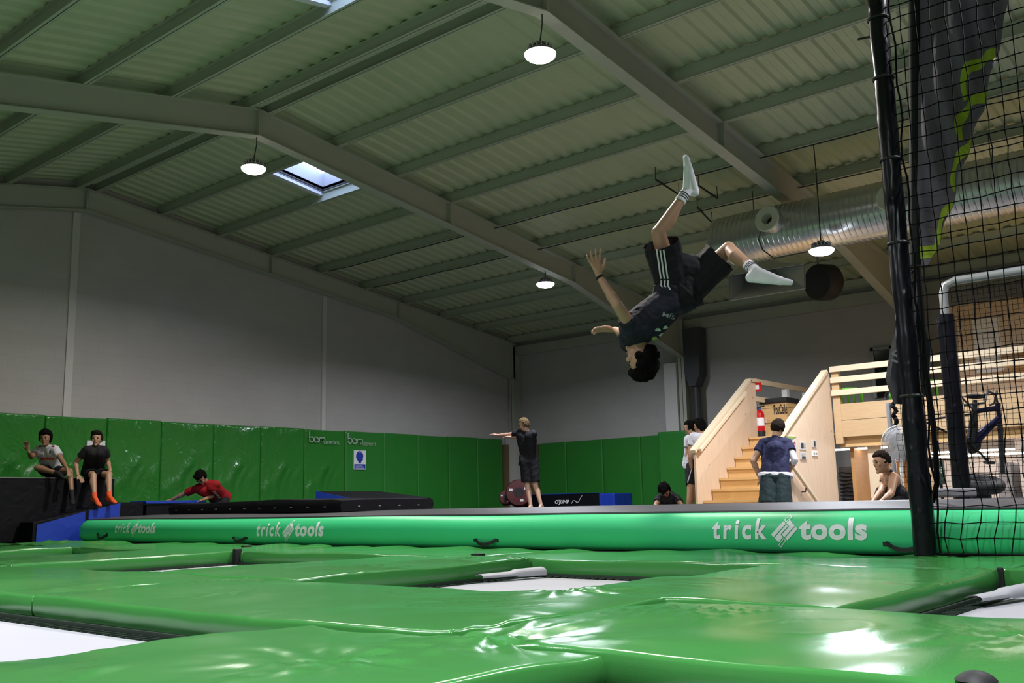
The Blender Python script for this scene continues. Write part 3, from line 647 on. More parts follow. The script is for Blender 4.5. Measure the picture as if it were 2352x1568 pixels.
# ramp in front of the box: black sloping top, blue side
RY = 14.47
t = thing('wedge_ramp', 'long black wedge ramp with bright blue side at left', 'ramp', (7.4, 14.7, 0.245))
pa, pb, pc, pd = atY(84, 1199, RY), atY(200, 1172, RY), atY(276, 1153, RY), atY(330, 1150, RY)
zb = 0.25
MB().prism([(pa.x-0.05, RY, zb), (pd.x, RY, zb), (pd.x, RY, pd.z-0.02), (pc.x, RY, pc.z), (pa.x-0.05, RY, pa.z)], (0, 0.44, 0)).build('core', M['blackmat'], t, bevel=0.012)
MB().prism([(pa.x, RY-0.015, zb), (pb.x-0.03, RY-0.015, zb), (pb.x-0.03, RY-0.015, pb.z-0.012), (pa.x, RY-0.015, pa.z-0.04)], (0, 0.012, 0)).build('side_panel', M['bluemat'], t)
MB().prism([(pb.x+0.02, RY-0.015, zb), (pc.x-0.02, RY-0.015, zb), (pc.x, RY-0.015, pc.z-0.012), (pb.x+0.02, RY-0.015, pb.z-0.005)], (0, 0.012, 0)).build('side_panel', M['bluemat'], t)
t = thing('gym_block', 'low black block with blue top left of the crash mat', 'mat', (9.3, 14.8, 0.245))
ga, gb = atY(333, 1150, RY), atY(386, 1150, RY)
MB().box((ga.x+0.03, RY, 0.25), (gb.x+0.3, 14.93, ga.z-0.05)).build('body', M['blackmat'], t, bevel=0.012); MB().box((ga.x, RY-0.03, ga.z-0.045), (gb.x+0.33, 14.94, ga.z)).build('lid', M['bluemat'], t, bevel=0.01)
t = thing('folding_mat', 'blue folding mat that the person in red leans on', 'mat', (10.2, 14.8, 0.245))
ha, hb = atY(392, 1149, RY+0.1), atY(474, 1149, RY+0.1)
MB().box((gb.x+0.36, RY+0.12, 0.25), (hb.x-0.02, 15.1, ha.z-0.05)).build('body', M['blackmat'], t, bevel=0.012); MB().box((gb.x+0.35, RY+0.1, ha.z-0.047), (hb.x, 15.13, ha.z)).build('lid', M['bluemat'], t, bevel=0.012)
# far wedge between mats
t = thing('wedge_mat', 'black wedge mat with blue side behind the crash mat', 'mat', (11.7, 12.0, 0.46))
def AT(x, y, d): return at(x, y, d)
w0 = AT(727, 1128, 16.2); w1 = AT(872, 1128, 17.4); w2 = AT(990, 1143, 16.0); w3 = AT(822, 1147, 15.3)
zb = 0.47
def dn(p): return Vector((p.x, p.y, zb))
mb = MB(); mb.add([w0, w1, w2, w3, dn(w0), dn(w1), dn(w2), dn(w3)], [(0, 3, 2, 1), (1, 2, 6, 5), (0, 1, 5, 4), (3, 2, 6, 7), (4, 5, 6, 7), (0, 4, 7, 3)]); mb.build('body', M['blackmat'], t)
mb = MB(); nrm = (w3-w0).cross(Vector((0, 0, 1))).normalized()*0.012; mb.prism([w0+nrm*0.2, w3+nrm*0.2, dn(w3)+nrm*0.2, dn(w0)+nrm*0.2], nrm); mb.build('side_panel', M['bluemat'], t)
# mat with lettering near the right wall
t = thing('landing_mat', 'black landing mat with white lettering below the right wall', 'mat', (17.9, 13.4, 0.46))
MB().box((17.5, 12.46, 0.465), (18.15, 14.6, 0.835)).build('body', M['blackmat'], t, bevel=0.02)
MB().box((17.46, 12.05, 0.465), (18.15, 12.45, 0.825)).build('end_block', M['bluemat'], t, bevel=0.02)
flat_text('lettering', "O'JUMP", (17.488, 13.68, 0.60), (0, -1, 0), (0, 0, 1), 0.40, 0.11, M['white'], t, 0.03, 0.2)
mb = MB(); mb.tube([(17.487, 13.22+0.01*k*0-0.0, 0.62) if k == 0 else (17.487, 13.22-0.05*k, 0.62+0.05*math.sin(k*1.3)+0.02*k) for k in range(7)], 0.006, 4); mb.build('emblem', M['white'], t)
mb = MB(); mb.tube([(17.492, 14.58, 0.84), (17.492, 12.47, 0.84)], 0.008, 4); mb.build('edge_piping', M['bluemat'], t)
# maroon round gym rolls in the corner
M['maroon'] = mat('maroon_vinyl', (0.10, 0.008, 0.012, 1), 0.4, var=0.15)
def drum(P, r, L, label):
    ax = Vector((-0.75, -0.6, 0.1)).normalized(); P = Vector(P); t = thing('gym_roll', label, 'gym roll', (P.x, P.y, P.z-r), 'maroon gym rolls in the corner')
    MB().lathe(P-ax*L/2, ax, [(0.0, 0), (r*0.93, 0), (r, 0.03), (r, L-0.03), (r*0.93, L), (r*0.3, L+0.004), (0, L+0.004)], 28).build('body', M['maroon'], t, smooth=35)
    e1 = ax.cross(Vector((0, 0, 1))).normalized(); e2 = e1.cross(ax)
    MB().lathe(P+ax*(L/2+0.004), ax, [(0, 0.006), (r*0.34, 0.006), (r*0.36, 0)], 20).build('hub', M['black'], t)
    for an in (150, 250, 20):
        c = P+ax*(L/2+0.008)+(e1*math.cos(math.radians(an))+e2*math.sin(math.radians(an)))*r*0.62
        MB().obox(c, (e1, e2, ax), (r*0.13, r*0.09, 0.003)).build('label_patch', M['white'], t)
drum(at(1192, 1133, 22.2)+Vector((0,0,0.0)), 0.30, 0.35, 'large maroon round gym roll with white patches behind the standing person')
drum(at(1163, 1143, 22.6), 0.17, 0.3, 'smaller maroon gym roll beside the corner column')
# ------------------------------------------------------------------ air duct
DX = 13.4; dc = atX(1800, 529, DX); DZ = dc.z; DR = 0.385
yl = atX(1640, 530, DX).y
t = thing('spiral_air_duct', 'large round galvanised spiral duct hanging under the right roof slope', 'air duct', (DX, 3.0, DZ-DR))
prof = [(0.0, 0.0), (DR*0.6, 0.0), (DR, 0.10)]; h = 0.10; L = yl+2.5
while h < L: prof += [(DR, h), (DR, h+0.055), (DR+0.008, h+0.063), (DR+0.008, h+0.071), (DR, h+0.079)]; h += 0.079
MB().lathe((DX, yl, DZ), (0, -1, 0), prof, 40).build('duct_body', M['galv'], t, smooth=30)
def nozzle(x, y):
    p = atX(x, y, DX-0.55); a = Vector((-1, 0.05, 0.10)).normalized()
    MB().lathe(p+a*-0.42, a, [(0.17, 0), (0.17, 0.40)], 28).build('nozzle_neck', M['galv'], t, smooth=30)
    MB().lathe(p, a, [(0.175, -0.03), (0.195, -0.01), (0.195, 0.0), (0.18, 0.012), (0.085, 0.004), (0.075, -0.06), (0.06, -0.14)], 28).build('nozzle_ring', M['cream'], t, smooth=30)
    MB().lathe(p, a, [(0.0, -0.13), (0.065, -0.13)], 20).build('nozzle_throat', M['black'], t)
    return p
n1 = nozzle(1761, 502); n2 = nozzle(2044, 452)
mb = MB(); k0 = n1+Vector((0.02, 0.1, -0.16))
mb.tube([k0, atX(1742, 548, DX-0.42), atX(1752, 574, DX-0.36), atX(1778, 593, DX-0.30), atX(1860, 577, DX-0.33)], 0.010, 6); mb.build('power_cable', M['cable'], t)
for Y in (yl-0.5, 3.2, 0.4):
    mb = MB(); zt = zr(DX)
    mb.tube([(DX+DR+0.006, Y, DZ), (DX+DR+0.006, Y, zr(DX+DR)-0.01)], 0.006, 6); mb.build('hanger_rod', M['cable'], t)
M['hoodgrey'] = mat('dull_zinc_sheet', (0.62, 0.63, 0.62, 1), 0.45, metal=0.25, var=0.08)
# extractor hood and the dark fan drum beyond the duct
hood = thing('extractor_hood', 'flared sheet metal hood with square opening under the duct', 'hood', at(1762, 690, 16.4))
O = [at(1676, 690, 16.0), at(1849, 662, 15.6), at(1848, 606, 15.9), at(1674, 632, 16.3)]; I = [at(1704, 662, 16.6), at(1800, 644, 16.3), at(1768, 600, 16.5), at(1700, 612, 16.8)]
mb = MB()
for a in range(4): mb.add([O[a], O[(a+1) % 4], I[(a+1) % 4], I[a]], [(0, 1, 2, 3)])
mb.build('flare', M['hoodgrey'], hood, fixn=False)
for a in range(4):
    MB().tube([O[a], O[(a+1) % 4]], 0.012, 6).build('rim', M['greymetal'], hood)
bk = (I[0]+I[1]+I[2]+I[3])/4; dv = Vector((0.75, 0.25, 0.45)).normalized()*0.5
mb = MB(); mb.add(I+[p+dv for p in I], [(0, 1, 5, 4), (1, 2, 6, 5), (2, 3, 7, 6), (3, 0, 4, 7), (4, 5, 6, 7)]); mb.build('neck', M['hoodgrey'], hood)
c = at(1876, 648, 16.6); ax = (c-CC).normalized()*0.4+Vector((0.6, -0.5, 0)); ax.normalize()
t = thing('fan_drum', 'dark round fan drum beside the sheet metal hood', 'fan', c-Vector((0, 0, 0.3)))
MB().lathe(c, ax, [(0, 0), (0.29, 0), (0.31, 0.03), (0.31, 0.30), (0.29, 0.33), (0, 0.33)], 32).build('casing', M['black'], t, smooth=35)
MB().beam(c+Vector((0.1, 0, 0.28)), c+Vector((0.1, 0, zroof(c.x+0.1)-c.z)), 0.05, 0.02, (0, 1, 0)).build('bracket', M['greymetal'], t)
MB().beam(bk+dv, Vector((bk.x+dv.x, bk.y+dv.y, zroof(bk.x+dv.x))), 0.04, 0.04, (0, 1, 0)).build('bracket', M['greymetal'], hood)
# loose rods and cable under the purlins
def at_roof(x, y, off):
    r = _ray(x, y); s_ = SR; tt = (ZTOP+off+s_*RIDGE_X-CAM_H)/(r.z+s_*r.x); return CC+r*tt
for (a, b, lb) in (((1506, 412), (1560, 447), 'short black rod under the roof, left of the raised foot'), ((1605, 426), (1648, 455), 'short black rod under the roof, right of the raised foot'), ((1602, 476), (1636, 512), 'short black rod above the end of the duct')):
    p, q = at_roof(*a, -0.03), at_roof(*b, -0.03)
    t = thing('hanger_rod', lb, 'rod', p, 'short black rods under the roof'); MB().tube([p, q], 0.016, 6).build('rod', M['cable'], t)
    for e in (p, q): MB().tube([e, Vector((e.x, e.y, zroof(e.x)-0.005))], 0.006, 4).build('wire', M['cable'], t)
for (i, lb) in ((4, 'thin black cable clipped along the fifth purlin'), (5, 'thin black cable clipped along the sixth purlin')):
    X = RIDGE_X+0.16+i*PITX; pts = [(X-0.05, YG-0.5-k*0.7, zr(X)-0.012-0.02*abs(math.sin(k*1.1))) for k in range(34)]
    tag(MB().tube(pts, 0.009, 5).build('roof_cable', M['cable']), lb, 'cable', 'black cables along the roof')
X = RIDGE_X-0.02; tag(MB().tube([(X, YG-0.4, ZTOP+0.05), (X, YB+0.5, ZTOP+0.05)], 0.03, 8).build('conduit_pipe', M['purlin']), 'grey conduit pipe running along the roof ridge', 'pipe')
# dark drain pipes beside the pillar
t = thing('drain_pipe', 'dark grey drain hopper and pipe on the right wall by the pillar', 'pipe', (19.1, 10.7, 0.0))
M['pipe'] = mat('dark_grey_pipe', (0.06, 0.06, 0.07, 1), 0.5)
p0, p1, p2, p3 = atX(1566, 742, 19.0), atX(1604, 742, 19.0), atX(1606, 858, 19.0), atX(1572, 858, 19.0)
zt = min(p0.z, zr(19.2)-0.3)
MB().prism([(19.0, p0.y, zt), (19.0, p1.y, zt), (19.0, p2.y-0.0, p2.z), (19.0, p2.y+0.12, p2.z-0.25), (19.0, p3.y-0.1, p2.z-0.25), (19.0, p3.y, p3.z)], (0.32, 0, 0)).build('hopper', M['pipe'], t)
MB().cyl((19.16, p2.y+0.18, p2.z-0.2), (19.16, p2.y+0.18, 2.2), 0.085, n=14).build('down_pipe', M['pipe'], t, smooth=True)
MB().cyl((19.16, p2.y+0.18, 2.2), (19.16, p2.y+0.18, 0.0), 0.085, n=14).build('down_pipe', M['pipe'], t, smooth=True)
# ------------------------------------------------------------------ staircase
ST = thing('wooden_staircase', 'pale wooden staircase with solid side panels up to the landing', 'staircase', (14.5, 6.85, 0))
def panelY(poly, y0, y1, name, m, bev=0.004): return MB().prism([(x, y0, z) for x, z in poly], (0, y1-y0, 0)).build(name, m, ST, bevel=bev)
panelY([(13.05, 0), (13.05, 1.36), (14.95, 2.57), (15.16, 2.57), (15.16, 0)], 7.50, 7.54, 'side_panel', M['wood'])
panelY([(12.95, 0), (12.95, 1.40), (13.30, 1.63), (14.86, 2.57), (15.0, 2.57), (15.0, 0)], 6.14, 6.18, 'side_panel', M['wood'])
MB().beam((13.0, 7.52, 1.36), (14.96, 7.52, 2.60), 0.10, 0.05).build('cap_rail', M['woodpale'], ST); MB().beam((14.95, 7.52, 2.60), (15.2, 7.52, 2.60), 0.10, 0.05).build('cap_rail', M['woodpale'], ST)
MB().beam((12.93, 6.16, 1.40), (14.87, 6.16, 2.60), 0.10, 0.05).build('cap_rail', M['woodpale'], ST)
for i in range(-4, 6):
    x, z = 13.47+0.265*i, 0.80+0.168*i
    last = i == 5
    MB().box((x-0.015, 6.19, z-0.035), (x+0.285 if not last else 17.2, 7.49, z)).build('tread' if not last else 'landing', M['woodwarm'], ST)
    MB().box((x+0.012, 6.19, z-0.168), (x+0.03, 7.49, z-0.036)).build('riser', M['woodwarm'], ST)
p, q = atY(1608, 1034, 7.43), atY(1713, 901, 7.43)
hr_ = MB().beam(p, q, 0.045, 0.055).build('handrail', M['woodpale'], ST, bevel=0.008)
for k in (0.08, 0.92):
    r = p.lerp(q, k); MB().tube([r-Vector((0, 0, 0.03)), r+Vector((0, 0.01, -0.07)), r+Vector((0, 0.07, -0.07))], 0.008, 6).build('rail_bracket', M['black'], hr_)
p, q = atY(1812, 1057, 6.07), atY(1874, 1146, 6.07); q = p+(q-p)*1.5
hr_ = MB().beam(p, q, 0.045, 0.055).build('handrail', M['woodpale'], ST, bevel=0.008)
r = atY(1851, 1116, 6.07); MB().tube([r-Vector((0, 0, 0.03)), r+Vector((0, 0.01, -0.08)), r+Vector((0, 0.07, -0.08))], 0.009, 6).build('rail_bracket', M['black'], hr_)
# landing railing that goes back to the wall
for z in (2.60, 2.30, 1.95):
    MB().beam((15.16, 7.52, z), (17.25, 7.52, z), 0.045, 0.085).build('landing_rail', M['woodpale'], ST)
for X in (16.35, 17.2): MB().box((X-0.05, 7.47, 1.64), (X+0.05, 7.57, 2.55)).build('landing_post', M['white_paint'], ST)
for X in (15.3, 17.1): MB().box((X-0.05, 7.40, 0), (X+0.05, 7.49, 1.60)).build('support_post', M['woodpale'], ST)
for X in (17.1,): MB().box((X-0.05, 6.2, 0), (X+0.05, 6.3, 1.60)).build('support_post', M['woodpale'], ST)
# ------------------------------------------------------------------ mezzanine
XM = 15.0; YM0, YM1 = -2.6, 6.12
MZ = thing('mezzanine', 'wooden mezzanine with board front, deck and three pale rails', 'mezzanine', (17, 2, 0))
def zX(x, y, X=XM): return atX(x, y, X).z
fz0, fz1 = zX(1925, 1004), zX(1925, 928)
for z0, z1 in ((fz0, (fz0+fz1)/2-0.003), ((fz0+fz1)/2+0.003, fz1)): MB().box((XM, YM0, z0), (XM+0.05, YM1-0.12, z1)).build('front_board', M['woodboard'], MZ, bevel=0.004)
MB().box((XM+0.10, YM0, zX(1930, 1026)), (XM+0.2, YM1, fz0+0.02)).build('edge_beam', M['woodwarm'], MZ)
MB().box((XM+0.06, YM0, 1.58), (19.2, YM1, 1.64)).build('deck', M['woodwarm'], MZ)
for yy, zz_ in ((843.6, 0), (869, 0), (899, 0)):
    zc = zX(1960, yy); MB().box((XM-0.05, YM0, zc-0.045), (XM-0.005, YM1, zc+0.045)).build('guard_rail', M['woodpale'], MZ, bevel=0.006)
for Y in (6.06, 4.78, 2.6, 0.2, -2.2): MB().box((XM-0.0, Y-0.06, 0 if Y != 6.06 else zX(1910, 1020)), (XM+0.10, Y+0.06, 2.60)).build('post', M['woodboard'], MZ, bevel=0.004)
for k in range(9):
    Y = 5.6-k*1.0; MB().box((XM+0.22, Y-0.04, 1.42), (19.15, Y+0.04, 1.575)).build('joist', M['woodwarm'], MZ)
# reception below: walls, lights
M['roomwhite'] = mat('white_room_board', (0.80, 0.76, 0.74, 1), 0.6, var=0.04)
M['roomwood'] = mat('orange_wood_board', (0.50, 0.26, 0.09, 1), 0.5, var=0.15, vscale=4, vstretch=(1, 1, 6))
struct(MB().box((17.6, 5.55, 0), (17.7, 6.0, 1.57)).build('wall_reception', M['roomwood']))
struct(MB().box((17.6, YM0, 0), (17.7, 5.5, 1.57)).build('wall_reception', M['roomwhite']))
struct(MB().box((XM+0.25, YM1-0.18, 0), (17.6, YM1-0.12, 1.4)).build('wall_reception', M['roomwood']))
M['led'] = emis('led_strip_glow', (1.0, 0.88, 0.74, 1), 10.0)
M['led2'] = emis('led_strip_glow_bright', (1.0, 0.90, 0.82, 1), 36.0)
def led(a, b, X, dz, label, m):
    pa, pb = atX(*a, X), atX(*b, X); z = (pa.z+pb.z)/2; t = thing('led_strip_lamp', label, 'lamp', (X, (pa.y+pb.y)/2, z-0.02), 'linear lamps under the mezzanine')
    MB().box((X-0.02, min(pa.y, pb.y), z-0.012), (X+0.02, max(pa.y, pb.y), z+0.012)).build('tube', m, t); MB().box((X-0.04, min(pa.y, pb.y), z+0.013), (X+0.04, max(pa.y, pb.y), 1.415)).build('housing', M['white_paint'], t)
led((1914, 1034), (2038, 1026), 15.45, 0, 'linear lamp under the mezzanine above the sitting person', M['led'])
led((2120, 1040), (2330, 1032), 15.6, 0, 'long linear lamp under the mezzanine behind the net', M['led2'])
led((2090, 1052), (2352, 1040), 16.6, 0, 'far linear lamp under the mezzanine behind the net', M['led2'])
# pale door leaf, striped stack, white cabinet
p = atX(1990, 1010, 15.2)
tag(MB().box((15.2, p.y-0.20, 0), (15.25, p.y, 1.40)).build('door_leaf', M['woodpale'], bevel=0.005), 'pale wooden door leaf standing under the mezzanine', 'door')
M['stripe'] = mat('grey_woven_fabric', (0.24, 0.24, 0.26, 1), 0.8)
M['darkgrey'] = mat('dark_grey_plastic', (0.03, 0.03, 0.035, 1), 0.45)
M['stripe2'] = mat('light_grey_stripe', (0.28, 0.28, 0.30, 1), 0.8)
a, b = atX(1925, 1072, 15.9), atX(1984, 1072, 15.9)
t = thing('rolled_net_stack', 'stack of grey striped netting under the mezzanine edge', 'net stack', (15.9, (a.y+b.y)/2, 0))
MB().box((15.9, b.y, 0), (16.3, a.y, a.z)).build('body', M['stripe'], t, bevel=0.03)
for k in range(17):
    z = 0.06+k*(a.z-0.1)/17; pts = [(15.892, b.y+(a.y-b.y)*j/10, z+0.010*math.sin(j*1.3+k)) for j in range(11)]
    MB().tube(pts, 0.008, 4).build('stripe', M['darkgrey'], t)
# fire extinguisher, sign and crate on the landing
P = Vector((15.22, atX(1746, 980, 15.22).y, 1.64)); t = thing('fire_extinguisher', 'red fire extinguisher with black base on the stair landing', 'extinguisher', P)
M['red'] = mat('red_enamel', (0.55, 0.008, 0.012, 1), 0.25, var=0.04)
M['plasticblue'] = mat('blue_plastic', (0.03, 0.06, 0.25, 1), 0.4)
MB().lathe(P+Vector((0, 0, 0.09)), (0, 0, 1), [(0, 0), (0.078, 0.0), (0.08, 0.02), (0.08, 0.30), (0.07, 0.345), (0.035, 0.375), (0.02, 0.38), (0, 0.38)], 24).build('cylinder', M['red'], t, smooth=40)
MB().lathe(P, (0, 0, 1), [(0, 0.001), (0.075, 0.001), (0.085, 0.10), (0.083, 0.12)], 24).build('base_ring', M['black'], t, smooth=40)
MB().cyl(P+Vector((0, 0, 0.46)), P+Vector((0, 0, 0.51)), 0.022, n=12).build('valve', M['plasticblue'], t)
mb = MB(); mb.beam(P+Vector((0, 0.04, 0.51)), P+Vector((0, -0.1, 0.535)), 0.025, 0.015); mb.build('lever', M['black'], t)
MB().tube([P+Vector((-0.01, 0.02, 0.49)), P+Vector((-0.03, 0.09, 0.5)), P+Vector((-0.03, 0.105, 0.35)), P+Vector((-0.02, 0.09, 0.15))], 0.010, 8).build('hose', M['black'], t)
MB().tube([P+Vector((0, 0.05, 0.5)), P+Vector((0, 0.08, 0.60)), P+Vector((0, 0.03, 0.60)), P+Vector((0, 0.0, 0.52))], 0.006, 6).build('handle_loop', M['greymetal'], t)
mb = MB(); V = []
for k in range(9):
    an = math.radians(150+k*15); V += [P+Vector((0.0815*math.cos(an), 0.0815*math.sin(an), z)) for z in (0.20, 0.34)]
mb.add(V, [(2*k, 2*k+2, 2*k+3, 2*k+1) for k in range(8)]); mb.build('paper_label', M['white'], t, fixn=False)
t = thing('extinguisher_sign', 'small red and white fire sign on the stair post', 'sign', (15.17, 7.49, 2.42))
MB().box((15.165, 7.40, 2.42), (15.175, 7.55, 2.57)).build('plate', M['red'], t); MB().box((15.160, 7.44, 2.46), (15.1655, 7.50, 2.53)).build('symbol', M['white'], t)
# crate with writing
cl, cr_ = atX(1748, 930, 15.5), atX(1806, 930, 15.5)
t = thing('wooden_crate', 'wooden crate with black rim and black lettering on the landing', 'crate', (15.75, (cl.y+cr_.y)/2, 1.64))
czt = atX(1776, 926, 15.5).z
for z0, z1 in ((1.645, 1.9), (1.905, 2.15), (2.155, czt)): MB().box((15.5, cr_.y, z0), (15.95, cl.y, z1)).build('board', M['woodwarm'], t, bevel=0.004)
MB().box((15.47, cr_.y-0.02, czt), (15.98, cl.y+0.02, czt+0.09)).build('rim', M['black'], t, bevel=0.02)
tp = atX(1778, 952, 15.495); flat_text('lettering', 'PouCelle', tp, (0, -1, 0), (0, 0, 1), 0.24, 0.17, M['black'], t, 0.02)
# notices on the right stair panel
M['paper'] = mat('paper_print', (0.55, 0.52, 0.50, 1), 0.6, var=0.1, vscale=12)
M['green_print'] = mat('green_print', (0.20, 0.30, 0.06, 1), 0.5)
def notice(x0, y0, x1, y1, label, deco, m='paper'):
    a, b = atY(x0, y0, 6.12), atY(x1, y1, 6.12); t = thing('paper_notice', label, 'notice', ((a.x+b.x)/2, 6.13, min(a.z, b.z)), 'notices on the stair side panel')
    X0, X1, Z0, Z1 = min(a.x, b.x), max(a.x, b.x), min(a.z, b.z), max(a.z, b.z)
    MB().box((X0, 6.125, Z0), (X1, 6.139, Z1)).build('sheet', M[m], t)
    for (u0, v0, u1, v1, mm) in deco:
        MB().box((X0+(X1-X0)*u0, 6.121, Z0+(Z1-Z0)*v0), (X0+(X1-X0)*u1, 6.1248, Z0+(Z1-Z0)*v1)).build('print', M[mm], t)
    return t, X0, X1, Z0, Z1
t, X0, X1, Z0, Z1 = notice(1806, 1001, 1833, 1052, 'white rules poster with round symbols beside the man in blue', [])
MB().prism([(X0, 6.121, Z1), (X1, 6.121, Z1), (X0, 6.121, Z1-0.1)], (0, 0.003, 0)).build('green_corner', M['green_print'], t)
for u, v in ((0.3, 0.66), (0.75, 0.66), (0.3, 0.36), (0.75, 0.36), (0.5, 0.12)):
    c = Vector((X0+(X1-X0)*u, 6.12, Z0+(Z1-Z0)*v)); MB().tube([c+Vector((0.028*math.cos(k*0.628), 0, 0.03*math.sin(k*0.628))) for k in range(10)], 0.006, 4, closed=True).build('symbol', M['red'] if u > 0.6 else M['black'], t)
notice(1838, 1014, 1853, 1033, 'upper dark notice in the middle of the stair side panel', [(0.15, 0.2, 0.55, 0.85, 'black'), (0.65, 0.3, 0.85, 0.8, 'greymetal')])
notice(1839, 1037, 1854, 1055, 'lower dark notice in the middle of the stair side panel', [(0.2, 0.1, 0.8, 0.35, 'black'), (0.2, 0.45, 0.8, 0.8, 'greymetal')])
notice(1866, 1010, 1877, 1027, 'upper small notice nearest the mezzanine post', [(0.35, 0.1, 0.7, 0.85, 'black')])
notice(1867, 1035, 1880, 1047, 'lower small notice nearest the mezzanine post', [(0.15, 0.3, 0.45, 0.7, 'greymetal'), (0.6, 0.3, 0.85, 0.7, 'greymetal')], 'white')
# dark window on the right wall, wood lined back wall upstairs
a, b = atX(2000, 800, 19.38), atX(2060, 910, 19.38)
t = thing('window_5', None, None, (19.38, (a.y+b.y)/2, b.z), kind='structure')
M['darkglass'] = mat('dark_glass', (0.01, 0.012, 0.015, 1), 0.1)
MB().box((19.36, b.y, b.z), (19.40, a.y, a.z)).build('window_pane', M['darkglass'], t)
for lo, hi in (((19.33, a.y-0.06, b.z), (19.4, a.y, a.z)), ((19.33, b.y, a.z-0.06), (19.4, a.y, a.z)), ((19.33, b.y, b.z), (19.4, b.y+0.06, a.z))): MB().box(lo, hi).build('window_frame', M['greymetal'], t)
a = atX(2168, 705, 18.0); wy = a.y; wz = a.z
for k in range(7):
    y1 = wy-k*0.95; struct(MB().box((18.0, y1-0.94, 1.645), (18.06, y1, wz)).build('wall_cladding', M['wood']))
a, b = atX(2232, 735, 17.98), atX(2306, 852, 17.98)
t = thing('window_6', None, None, (17.98, (a.y+b.y)/2, b.z), kind='structure')
MB().box((17.965, b.y, b.z), (17.995, a.y, a.z)).build('window_pane', M['roomwhite'], t)
a2, b2 = atX(2199, 738, 17.97), atX(2208, 835, 17.97); MB().box((17.95, b2.y, b2.z), (17.99, a2.y, a2.z)).build('window_frame', M['white_paint'], t)
for y_ in (802, 838):
    p, q = atX(2306, y_, 17.6), atX(2352, y_-4, 17.6)
    tag(MB().box((17.6, q.y-1.0, p.z-0.03), (17.98, p.y, p.z+0.03)).build('wall_shelf', M['woodpale']), 'pale wooden shelf upstairs behind the net, %s' % ('upper one' if y_ == 802 else 'lower one'), 'shelf')
# plastic chairs on the deck
M['lime'] = mat('lime_plastic', (0.16, 0.62, 0.05, 1), 0.4, var=0.04)
def chair(x, y, ang, m, label):
    P = Vector((x, y, 1.64)); ca, sa = math.cos(ang), math.sin(ang)
    def T(u, v, z): return P+Vector((u*ca-v*sa, u*sa+v*ca, z))
    t = thing('plastic_chair', label, 'chair', P, 'plastic chairs on the mezzanine')
    U, Vv = Vector((ca, sa, 0)), Vector((-sa, ca, 0)); Z = Vector((0, 0, 1))
    MB().obox(T(0, 0, 0.43), (U, Vv, Z), (0.20, 0.20, 0.015)).build('seat', m, t, bevel=0.006)
    for u, v in ((0.18, 0.18), (0.18, -0.18), (-0.18, 0.18), (-0.18, -0.18)): MB().tube([T(u*1.15, v*1.15, 0), T(u, v, 0.42)], [0.016, 0.02], 8).build('leg', m, t)
    MB().tube([T(-0.20, -0.20, 0.43), T(-0.25, -0.21, 0.62), T(-0.27, -0.15, 0.69), T(-0.28, 0, 0.70), T(-0.27, 0.15, 0.69), T(-0.25, 0.21, 0.62), T(-0.20, 0.20, 0.43)], 0.028, 8).build('back_frame', m, t, smooth=True)
    for v in (-0.09, 0, 0.09): MB().beam(T(-0.20, v, 0.43), T(-0.275, v, 0.69), 0.035, 0.014, U).build('back_slat', m, t)
p = atX(1958, 916, 15.6); chair(15.6, p.y, 0.1, M['lime'], 'lime green plastic chair behind the rails, near the stairs')
p = atX(2006, 910, 16.1); chair(16.1, p.y, 2.2, M['darkgrey'], 'dark grey chair between the two lime chairs upstairs')
p = atX(2052, 905, 15.5); chair(15.5, p.y, 2.9, M['lime'], 'lime green plastic chair behind the dark flag')
p = atX(2092, 905, 15.6); chair(15.6, p.y-0.3, 0.3, M['lime'], 'lime green plastic chair upstairs, right of the black pole')
# ------------------------------------------------------------------ padded pole, net, banners
PX = 6.70; pb = atX(2126, 1268, PX)
POLE = thing('padded_net_pole', 'tall black taped net pole standing at the right of the photo', 'pole', (PX, pb.y, 0.24))
pts = []; rs = []
for k in range(60):
    z = 0.262+k*0.083; pts.append((PX+0.004*noise.noise(Vector((0, 0, z*3))), pb.y+0.004*noise.noise(Vector((5, 0, z*3))), z)); rs.append(0.066+0.008*noise.noise(Vector((z*4, 1, 2)))+(0.006 if z < 1.2 else 0))
MB().tube(pts, rs, 20).build('sleeve', M['padpole'], POLE, smooth=50)
MB().cyl((PX, pb.y, 0.255), (PX, pb.y, 5.3), 0.03, n=12).build('tube', M['greymetal'], POLE)
for z in (1.3, 2.35, 2.95, 3.55, 4.0):
    MB().lathe((PX, pb.y, z), (0, 0, 1), [(0.072, -0.01), (0.078, 0), (0.072, 0.01)], 16).build('tie', M['black'], POLE)
q = atX(2010, 82, PX); MB().tube([q, q+Vector((-0.01, 0.12, 0.01))], 0.008, 6).build('zip_tie', M['black'], POLE)
MB().cyl((PX, pb.y, 5.28), (PX, -4.0, 5.28), 0.03, n=12).build('top_bar', M['greymetal'], POLE)
